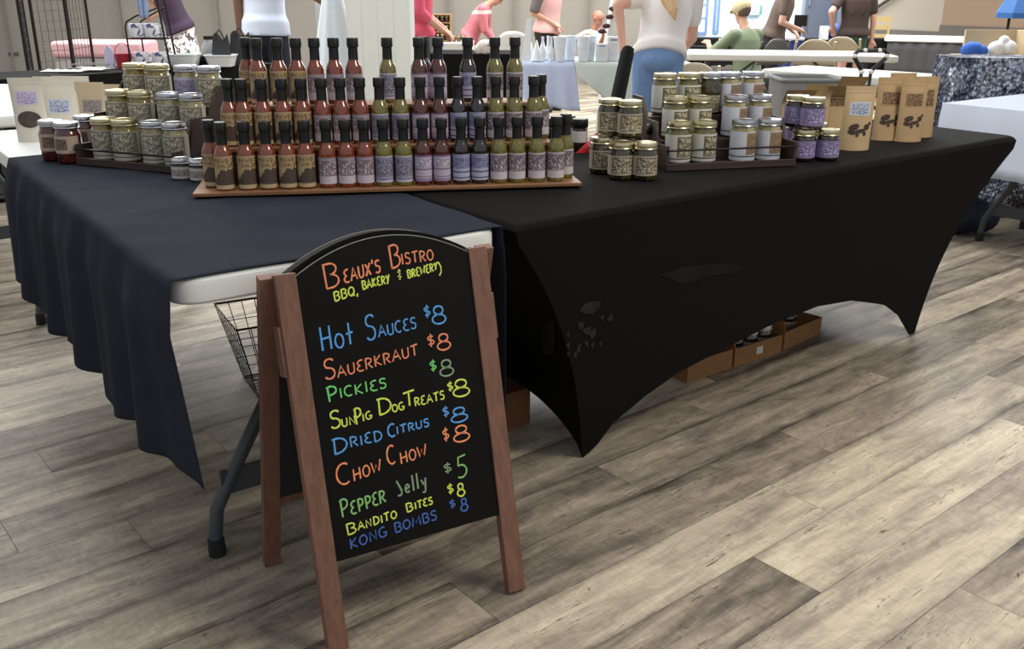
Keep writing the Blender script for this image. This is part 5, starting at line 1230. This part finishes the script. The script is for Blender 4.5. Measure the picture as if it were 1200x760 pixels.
P = D(575, 46, 11.1); draped_table('draped_table', 'black draped table under the hands of the person in pink sweater', 'table', (P.x, P.y, 0), FACE, .28, .4, .66, .02, blackcloth, .008)
P = D(503, 60, 8.55); t = thing('tumbler', 'frosted clear tumbler between the dark-red sauce bottles on the black table', 'cup', (P.x, P.y, .7225), FACE); obj('cup_wall', MB().lathe([(.03, 0), (.042, .13), (.044, .135), (.039, .135), (.028, .006), (0, .005)], 20), mat('frosted_cup', (160, 160, 158), .3), t); obj('cup_rim', MB().tube([(.042*math.cos(2*PI*i/20), .042*math.sin(2*PI*i/20), .135) for i in range(20)], .003, 6, True), mat('frosted_cup', (160, 160, 158), .3), t)
# moulded white chair
def tubchair(label, px, d, a, col, s=1):
    P = flr(D(px, 40, d)); t = thing('moulded_chair', label, 'chair', P, FACE+a); t.scale = (s, s, s); m = mat('chair_%d_%d_%d' % col, col, .45)
    b = MB(); b.surf(lambda u, v: ((u-.5)*(.42-.10*max(0, v-.5)**1.0), .22+.03*v+.05*(abs(u-.5)*2)**2*-1, .46+.42*v*(1-.28*(abs(2*u-1))**3)), 14, 10); o = obj('backrest', b, m, t, ang=80); so = o.modifiers.new('thickness', 'SOLIDIFY'); so.thickness = .012
    b = MB(); b.surf(lambda u, v: ((u-.5)*.44, -.22+.45*v, .44+.02*(2*u-1)**2-.01*math.sin(PI*v)), 12, 10); o = obj('seat', b, m, t, ang=80); so = o.modifiers.new('thickness', 'SOLIDIFY'); so.thickness = .014
    for x, y in ((-.2, -.19), (.2, -.19), (-.2, .2), (.2, .2)): obj('leg', MB().tube([(x*.9, y*.9, .435), (x*1.1, y*1.1, .003)], .014, 8), m, t)
    return t
tubchair('white moulded chair under the back wall, above the green-sauce bottles', 611, 9.4, R(160), (206, 206, 198), 1.0)
P = D(566, 72, 7.9); t = thing('white_sack', 'white cloth bundle on the black draped table behind the bottles', 'bundle', Vector((P.x, P.y, .7225))+hvec(0, .55), FACE)
b = MB(); b.sphere((0, 0, .06), .06, sc=(1.3, .9, 1)); b.sphere((.07, 0, .085), .05); b.sphere((-.06, 0, .04), .04); o = obj('bundle_cloth', b, mat('off_white_cloth', (214, 210, 204), .8), t); remesh(o, .006, 5); obj('tie_band', MB().tube([(.045*math.cos(2*PI*i/20)+.035, .05*math.sin(2*PI*i/20), .075) for i in range(20)], .005, 6, True), mat('grey_band', (120, 118, 116), .7), t)

# vase table with two cloths
Pv = G(612, 73, .74); vz = FACE
t_v = thing('folding_table', 'table frame under the pale cloths of the vase stall', 'table', (Pv.x, Pv.y, 0), vz)
VW = 1.28; b = slab(MB(), 0.02, 0.02, VW-.02, .66, .69, .733); obj('tabletop', b, plasticc, t_v)
for x in (.2, VW-.2):
    for y in (.1, .58): obj('leg', MB().tube([(x, y, .69), (x, y, .004)], .015, 8), legm, t_v)
bluec = mat('pale_blue_cloth', (186, 198, 226), .85, var=.03, vs=4); mintc = mat('pale_mint_cloth', (204, 214, 208), .85, var=.03, vs=4)
def hangcloth(name, label, m, x0, x1, hemf, z=.7365, dep=.62, y0=0, skew=0):
    b = MB()
    def fn(u, v):
        x = x0+(x1-x0)*u
        if v < .5:
            q = 1-v/.5; return (x+skew*q*(u-.0), y0-.012-.018*q*math.sin(u*19), z-(z-hemf(u))*q)
        q = (v-.5)/.5; return (x, y0+dep*q, z+.0004)
    b.surf(fn, 40, 24); o = obj(name, b, m, ang=80); o.location = (Pv.x, Pv.y, 0); o.rotation_euler = (0, 0, vz); so = o.modifiers.new('thickness', 'SOLIDIFY'); so.thickness = .002; so.offset = 1
    return tag(o, label, 'tablecloth')
hangcloth('tablecloth', 'pale blue cloth hanging over the left part of the vase stall table', bluec, .0, .40, lambda u: .40+.02*math.sin(u*5), skew=.05)
hangcloth('tablecloth', 'pale mint cloth with a curved hem on the right part of the vase stall table', mintc, .395, VW+.0, lambda u: .735-.335*min(1, (u/.42))**.62, z=.7395, y0=-.006)
clearp = mat('clear_white_plastic', (220, 228, 236), .15, coat=1, var=.06, vs=30); whitep = mat('white_gloss_plastic', (220, 224, 228), .3)
def onV(x, y, dz=.744): v = M3 @ Vector((x, y, 0)); return Vector((Pv.x+v.x, Pv.y+v.y, dz))
kv = (Pv-CAM).dot(FW)/F
def vx(px): return (px-612)*kv
vase = thing('clear_vase', '-', 'vase'); obj('vase_wall', MB().lathe([(.034, 0), (.038, .004), (.050, .17), (.053, .18), (.047, .18), (.034, .012), (0, .010)], 20), clearp, vase); obj('vase_rim', MB().tube([(.051*math.cos(2*PI*i/24), .051*math.sin(2*PI*i/24), .18) for i in range(24)], .0035, 6, True), whitep, vase)
for i, (px, y) in enumerate(((656, .05), (669, .16), (664, .24), (684, .06), (693, .16), (687, .28))):
    place(vase, onV(vx(px), y), vz, 'clear flared vase on the vase stall table, %s' % ['leftmost front one', 'second from left in front', 'rear one of the left group', 'front one of the right group', 'rightmost one', 'rear one of the right group'][i], 'clear vases')
cone = thing('paper_cone', '-', 'cone'); obj('cone_body', MB().lathe([(.045, 0), (.043, .006), (.006, .15), (.0, .155)], 20), whitep, cone); obj('cone_base', MB().lathe([(.047, 0), (.047, .006), (.0, .0062)], 20), whitep, cone)
for i, (px, y) in enumerate(((621, .22), (629, .10), (637, .26))): place(cone, onV(vx(px), y), vz, 'small white cone ornament left of the vases, %s' % ('left rear one', 'front one', 'right rear one')[i], 'white cones')
bt_ = thing('slim_bottle', '-', 'bottle'); obj('bottle_body', MB().lathe([(.022, 0), (.026, .004), (.026, .08), (.010, .11), (.009, .17), (.012, .172), (.012, .18), (0, .181)], 18), whitep, bt_); obj('bottle_band', MB().lathe([(.0265, .03), (.0265, .06)], 18, caps=False), clearp, bt_)
for i, (px, y) in enumerate(((636, .08), (646, .05), (643, .20))): place(bt_, onV(vx(px), y), vz, 'slim white bottle beside the clear vases, %s' % ('left one', 'right one', 'rear one')[i], 'slim white bottles')
t = thing('folded_sign', 'tall narrow white folded card at the left end of the vase stall', 'card', onV(vx(617), .10), vz); b = MB()
for sgn in (-1, 1): obj('card_leaf', MB().add([(-.04, sgn*.05, 0), (.03, sgn*.05, 0), (.035, sgn*.004, .31), (.0, sgn*.004, .31), (-.04, sgn*.05+.003, 0), (.03, sgn*.05+.003, 0), (.035, sgn*.004+.003, .31), (.0, sgn*.004+.003, .31)], [(0,1,2,3),(7,6,5,4),(0,4,5,1),(1,5,6,2),(2,6,7,3),(3,7,4,0)]), whitep, t, smooth=False)
for i, (px, w_, h_, y, lab) in enumerate(((706, .085, .13, .06, 'white printed box right of the clear vases, left one'), (720, .095, .18, .10, 'white printed box right of the clear vases, taller right one'))):
    t = thing('printed_box', lab, 'box', onV(vx(px), y), vz, 'white printed boxes'); b = MB(); b.box((-w_/2, 0, 0), (w_/2, .07, h_)); obj('carton', b, whitep, t, bevel=.002); b = MB(); b.box((-w_*.32, -.0015, h_*.2), (w_*.32, -.0002, h_*.75)); obj('print_panel', b, labelmat('grey_line_print', (214, 216, 222), (206, 208, 216), (140, 150, 172), (.02, .98, .02, .98), (3, 3), .53), t, smooth=False); b = MB(); b.box((-w_*.3, -.0015, h_*.84), (w_*.3, -.0002, h_*.9)); obj('print_line', b, mat('grey_print', (120, 124, 134), .6), t)
# white wedge display with dark rosettes
P = D(722, 45, 8.3); t = thing('wedge_display', 'tall white wedge-shaped display board with dark rosettes behind the vase stall', 'display board', (P.x, P.y, 0), FACE); kk = 8.3/F
def wz(py): return CAM.z-(py+14)*kk
b = MB(); b.prism([(-.14, 0), (.06, 0), (.065, wz(4)), (.03, wz(8)), (.012, wz(-22)), (-.02, wz(-22)), (-.085, wz(46))], -.03, .25); obj('wedge_body', b, mat('white_board_paint', (214, 216, 214), .6), t, bevel=.004)
ros = mat('dark_red_rosette', (70, 34, 36), .8)
for px, py in ((717, 8), (713.5, 17), (710, 27), (705, 33)):
    b = MB(); c = Vector(((px-722)*kk-.005, -.05, wz(py))); b.sphere(c, .032, 14, 8, sc=(1.1, .8, .65)); b.tube([c, c+Vector((.045, .06, -.01))], .008, 6); o = obj('rosette', b, ros, t)
# black post under the leaning person's hand
A_ = D(736, 58, 6.1); B_ = D(722, 124, 5.9); dirn = (B_-A_).normalized(); Q = A_+dirn*((A_.z-.004)/-dirn.z)
t = thing('rolled_mat', 'black padded upright roll under the hand of the blonde person', 'roll', (Q.x, Q.y, 0)); mt = mat('black_padded_fabric', (14, 15, 15), .85, spec=.15)
loc = A_-Vector((Q.x, Q.y, 0)); obj('roll_body', MB().tube([(0, 0, .004), loc*.5, loc*.97, loc], [.046, .046, .044, .037], 18), mt, t); obj('roll_cap', MB().sphere(loc, .041, sc=(1, 1, .4)), mt, t)

# ================================================================== RIGHT BACKGROUND
folding_table('long white folding table in the right rear, behind the kraft pouches', (7.042, 3.052, 0), R(137-90), 1.80, .70, m=plasticc)
folding_table('short white folding table just behind the tall kraft pouches', (5.10, 1.62, 0), R(6.3), 1.20, .60, m=plasticc)
P = D(952, 100, 5.35); t = thing('storage_tote', 'grey open plastic tote behind the kraft pouches', 'bin', (P.x, P.y, 0), FACE); gb = mat('grey_tote_plastic', (124, 126, 126), .5)
hT = CAM.z-(86+14)*5.35/F
L0 = rrect(-.15, 0, .15, .26, .03, 4); L1 = rrect(-.18, -.03, .18, .29, .035, 4); L2_ = rrect(-.165, -.015, .165, .275, .03, 4); n = len(L0)
b = MB(); vs = [(x, y, 0.002) for x, y in L0]+[(x, y, hT) for x, y in L1]+[(x, y, hT) for x, y in L2_]+[(x*.95, y*.95+.006, .03) for x, y in L0]; b.add(vs, [(j*n+i, j*n+(i+1) % n, (j+1)*n+(i+1) % n, (j+1)*n+i) for j in range(3) for i in range(n)]+[tuple(reversed(range(n))), tuple(3*n+i for i in range(n))]); obj('tote_wall', b, gb, t); obj('tote_rim', MB().tube([(x, y, hT) for x, y in L1], .012, 6, True), gb, t)
# folding hand cart
dC = 4.75; P = D(1018, 80, dC); kc = dC/F; t = thing('hand_cart', 'folding hand cart with black loop handle and white joints, behind the pouches', 'cart', (P.x, P.y, 0), FACE)
def cz(py): return CAM.z-(py+14)*kc
def cx(px): return (px-1018)*kc
bk = mat('black_cart_tube', (26, 26, 28), .4)
obj('loop_handle', MB().tube([(cx(1010), 0, cz(77)), (cx(1009), 0, cz(74)), (cx(1000), 0, cz(61)), (cx(1000), 0, cz(57)), (cx(1004), 0, cz(53)), (cx(1034), 0, cz(53)), (cx(1038), 0, cz(57)), (cx(1036), 0, cz(62)), (cx(1023), 0, cz(74)), (cx(1022), 0, cz(77))], .011, 8), bk, t)
for px in (1010, 1021): obj('upright', MB().tube([(cx(px), 0, cz(77)), (cx(px)-.0, .03, .12)], .009, 8), mat('grey_cart_tube', (70, 74, 80), .35, .6), t)
for px, py in ((1000, 59), (1037, 59), (1011, 53), (1028, 53), (1010, 77), (1021, 77)): obj('white_joint', MB().sphere((cx(px), -.004, cz(py)), .0125), mat('white_joint', (224, 224, 220), .4), t)
b = MB(); b.box((-.16, -.20, .10), (.18, .04, .115)); obj('cart_plate', b, bk, t, bevel=.004)
for x in (-.17, .19): obj('cart_wheel', MB().lathe([(.02, -.015), (.07, -.015), (.075, 0), (.07, .015), (.02, .015)], 18, M=Matrix.Translation((x, .03, .076)) @ Matrix.Rotation(PI/2, 4, 'Y')), rub, t)
for x in (-.15, .17): obj('cart_foot', MB().tube([(x, -.19, .10), (x, -.19, .003)], .01, 6), bk, t)
# white cloth table at right edge
folding_table('folding table under the white cloth at the right edge', (4.08, .87, 0), R(-90), 1.22, .762, z=.738, inset=.38)
wc = mat('white_cloth_window_tint', (206, 216, 236), .85, var=.02, vs=3)  # white cloth, bluish window light tinted into its colour
draped_table('tablecloth', 'white cloth draped over the folding table at the right edge', 'tablecloth', (4.07, .88, 0), R(-90), .782, 1.24, .7415, .415, wc, .008)
# sequinned metallic covered stand
sq = NT('blue_silver_sequins'); vo = sq.n('ShaderNodeTexVoronoi'); vo.inputs['Scale'].default_value = 46; sq.l(sq.map(sq.obj(), (1, 1, .8)), vo.inputs['Vector'])
big = sq.noise(sq.map(sq.obj(), (1, 1, .8)), 3.5, 3, .6, .3); fine = sq.noise(sq.map(sq.obj(), (1, 1, .5)), 38, 3, .7, .5)
mixv = sq.math('ADD', sq.math('MULTIPLY', big, .75), sq.math('MULTIPLY', fine, .45))
cl = sq.ramp(mixv, [(.46, srgb(20, 26, 46)), (.53, srgb(58, 70, 102)), (.60, srgb(96, 104, 124)), (.66, srgb(206, 218, 236)), (.74, srgb(92, 86, 88))])
sq.l(cl, sq.b.inputs['Base Color']); sq.b.inputs['Metallic'].default_value = .6; sq.b.inputs['Roughness'].default_value = .32
nm = sq.n('ShaderNodeBump'); nm.inputs['Strength'].default_value = 1; nm.inputs['Distance'].default_value = .04; sq.l(sq.math('ADD', vo.outputs['Distance'], fine), nm.inputs['Height']); sq.l(nm.outputs[0], sq.b.inputs['Normal'])
dF = 5.55; P = D(1102, 200, dF); hF = CAM.z-(58+14)*dF/F
draped_table('sequin_cover', 'metallic blue and silver crinkled cover over a tall stand at the right', 'cover', (P.x, P.y, 0), FACE-.02, 1.15, .30, hF, .03, sq.m, .012)
P = D(1128, 236, 5.2); t = thing('duffel_bag', 'dark navy bag on the floor under the white cloth table', 'bag', (P.x, P.y, 0), FACE); b = MB(); b.sphere((0, .0, .11), .11, 16, 10, sc=(1.5, .9, 1)); b.sphere((.12, .02, .09), .09, sc=(1.2, .9, 1)); o = obj('bag_body', b, mat('navy_bag', (24, 30, 52), .6), t); remesh(o, .012, 5); obj('handle', MB().tube([(-.08+.16*i/10, -.02, .19+.06*math.sin(PI*i/10)) for i in range(11)], .008, 6), mat('navy_bag', (24, 30, 52), .6), t)
# far right: table with clothes box, black drape, wooden chair
P = D(1058, 45, 11.3); Q = D(1150, 45, 11.0)
ftr = folding_table('white-topped folding table far right, before the tan wall', (Q.x, Q.y, 0), math.atan2((P-Q).y, (P-Q).x)-PI/2, 1.05, .6, m=plastic)
greyd = mat('dark_grey_drape', (70, 70, 72), .85); b = MB(); b.surf(lambda u, v: (.02+.006*math.sin(u*40), .04+.97*u, .684-.40*v), 60, 4); o = obj('table_skirt', b, greyd, ftr, 'dark grey skirt', ang=80); so = o.modifiers.new('thickness', 'SOLIDIFY'); so.thickness = .003
P = D(985, 50, 11.6); draped_table('draped_table', 'black draped table behind the person in green shorts', 'table', (P.x, P.y, 0), FACE, .66, .4, .70, .02, blackcloth, .006)
P = D(1150, 57, 8.4); zt_ = .62
t = thing('carton_of_clothes', 'beige carton with blue and white clothes beyond the sequin cover', 'box', (P.x, P.y, 0), FACE); bgm = mat('beige_carton', (190, 172, 140), .75)
b = MB(); b.box((-.02, .30, .0), (.70, .33, .93)); b.box((.44, .0, .0), (.47, .30, .93)); obj('carton_board', b, bgm, t, smooth=False); b = MB(); b.box((-.14, 0, 0), (.44, .30, .72)); obj('carton_base', b, bgm, t, smooth=False)
b = MB(); b.sphere((-.02, .12, .76), .085, sc=(1.25, .9, .9)); b.sphere((.05, .1, .75), .06); o = obj('blue_garment', b, mat('bright_blue_cloth', (44, 92, 180), .8), t); remesh(o, .008, 5)
b = MB(); b.sphere((.20, .13, .77), .075, sc=(1.1, .9, 1)); b.sphere((.30, .12, .78), .07); b.sphere((.26, .14, .84), .05); o = obj('white_garment', b, mat('white_cloth', (220, 220, 220), .8), t); remesh(o, .008, 5)
P = D(1200, -2, 9.2); t = thing('market_umbrella', 'blue fabric canopy corner with dark pole at the top right', 'umbrella', (P.x, P.y, 0), FACE); zc = CAM.z-(17+14)*9.2/F
b = MB(); b.lathe([(.02, zc+.42), (.10, zc+.30), (.235, zc+.05), (.235, zc)], 8); o = obj('canopy', b, mat('blue_canopy', (44, 96, 160), .7), t, ang=20); obj('pole', MB().tube([(-.11, 0, .03), (-.11, 0, zc+.2)], .014, 8), gridm, t); obj('pole_base', MB().lathe([(.2, 0), (.2, .04), (.03, .05)], 20, M=Matrix.Translation((-.11, 0, 0))), gridm, t)
P = D(1030, 42, 12.9); t = thing('wooden_chair', 'yellowish wooden slat-back chair before the beige wall', 'chair', (P.x, P.y, 0), FACE+R(160)); ym = mat('yellow_pine', (176, 156, 104), .6)
for x in (-.11, .11): obj('back_post', MB().box((x-.015, .14, 0), (x+.015, .17, .95)), ym, t); obj('front_leg', MB().box((x-.015, -.16, 0), (x+.015, -.13, .46)), ym, t)
for z_ in (.56, .68, .80, .90): obj('back_slat', MB().box((-.095, .148, z_-.035), (.095, .162, z_+.03)), ym, t)
b = MB(); b.box((-.13, -.17, .46), (.13, .138, .485)); obj('seat', b, ym, t, bevel=.004)
# far counter under the windows
P = D(800, 45, 13.2); draped_table('draped_table', 'long black draped counter under the bright windows', 'table', (P.x, P.y, 0), FACE-.03, 2.0, .5, .62, .02, blackcloth, .006)
zc_ = .6225
def onC(px, dy): v = D(px, 45, 13.2)+hvec(0, dy); return Vector((v.x, v.y, zc_))
t = thing('monitor', 'black monitor on the far counter beside the brown-shirted person', 'monitor', D(938, 30, 11.2).xy.to_3d(), FACE); km = 11.2/F; zm = CAM.z-(27+14)*km
b = MB(); b.box((-.075, 0, zm), (.075, .02, zm+.13)); obj('screen', b, mat('black_screen', (14, 14, 15), .3), t, bevel=.004); b = MB(); b.box((-.02, .02, .64), (.02, .04, zm+.05)); obj('stand', b, bk, t); b = MB(); b.box((-.2, -.05, 0), (.2, .2, .64)); obj('pedestal', b, blackcloth, t, bevel=.004)
P = D(928, 52, 10.5); t = thing('blue_cooler', 'blue crate with white trim beside the monitor', 'crate', (P.x, P.y, 0), FACE); b = MB(); b.box((-.14, 0, 0), (.12, .25, .74)); obj('crate_body', b, mat('cobalt_blue', (40, 62, 140), .5, var=.2, vs=10), t, bevel=.01); b = MB(); b.box((-.16, -.02, .74), (.13, .27, .77)); obj('crate_trim', b, whitep, t, bevel=.006)
P = D(974, 50, 11.3); t = thing('gift_bag', 'blue and white gift bags on a dark stand left of the person in green shorts', 'bag', (P.x, P.y, 0), FACE); b = MB(); b.box((-.14, 0, 0), (.12, .2, .70)); obj('stand_box', b, blackcloth, t); b = MB(); b.box((-.12, .03, .70), (-.03, .12, .86)); obj('white_bag', b, whitep, t, bevel=.006); b = MB(); b.sphere((.05, .08, .80), .09, sc=(1, .8, 1.1)); obj('blue_bag', b, mat('deep_blue_paper', (50, 74, 130), .5, var=.25, vs=20), t)
# dark kettle and pot left of the green person
P = D(808, 44, 10.6); t = thing('cloth_covered_stand', 'black cloth bundle stand with silver pot beside the windows', 'stand', (P.x, P.y, 0), FACE); b = MB(); b.box((-.2, 0, 0), (.25, .3, .66)); obj('stand_box', b, blackcloth, t, bevel=.01); b = MB(); b.sphere((0, .1, .76), .11, sc=(1, .8, 1)); obj('cloth_bundle', b, blackcloth, t); b = MB(); b.lathe([(.06, .86), (.075, .88), (.075, .96), (.05, 1.0), (.015, 1.01), (0, 1.03)], 20, M=Matrix.Translation((0, .1, 0))); obj('pot', b, mat('dull_silver', (130, 134, 128), .35, .6), t)
# beige folding chairs
def foldchair(label, px, d, a, col, group='beige folding chairs', s=1):
    P = flr(D(px, 50, d)); t = thing('folding_chair', label, 'chair', P, FACE+a, group); t.scale = (s, s, s); m = mat('chair_%d_%d_%d' % col, col, .5)
    b = MB(); b.surf(lambda u, v: ((u-.5)*.40*(1-.35*v**3), .20+.06*v+.02*(2*u-1)**2, .58+.24*v*(1-.0*u)-.05*abs(2*u-1)**3*v), 14, 8); o = obj('backrest', b, m, t, ang=80); so = o.modifiers.new('thickness', 'SOLIDIFY'); so.thickness = .014
    b = MB(); slab(b, -.20, -.22, .20, .18, .43, .455, .06); obj('seat', b, m, t)
    for x in (-.21, .21):
        obj('back_leg', MB().tube([(x*.85, .265, .80), (x, .16, .5), (x, -.28, .004)], .012, 8), m, t); obj('front_leg', MB().tube([(x*.9, -.16, .44), (x*.9, .30, .004)], .011, 8), m, t)
    return t
foldchair('beige folding chair behind the long table, left of the pair', 955, 9.35, R(165), (176, 164, 140)); foldchair('beige folding chair behind the long table, right of the pair', 984, 9.9, R(165), (176, 164, 140))
foldchair('cream folding chair behind the top jars of the right rack', 812, 6.9, R(175), (206, 196, 170), 'cream chairs', .95)
foldchair('grey folding chair under the person in green shirt', 887, 9.4, R(-150), (92, 92, 92), 'grey chairs', 1.0)
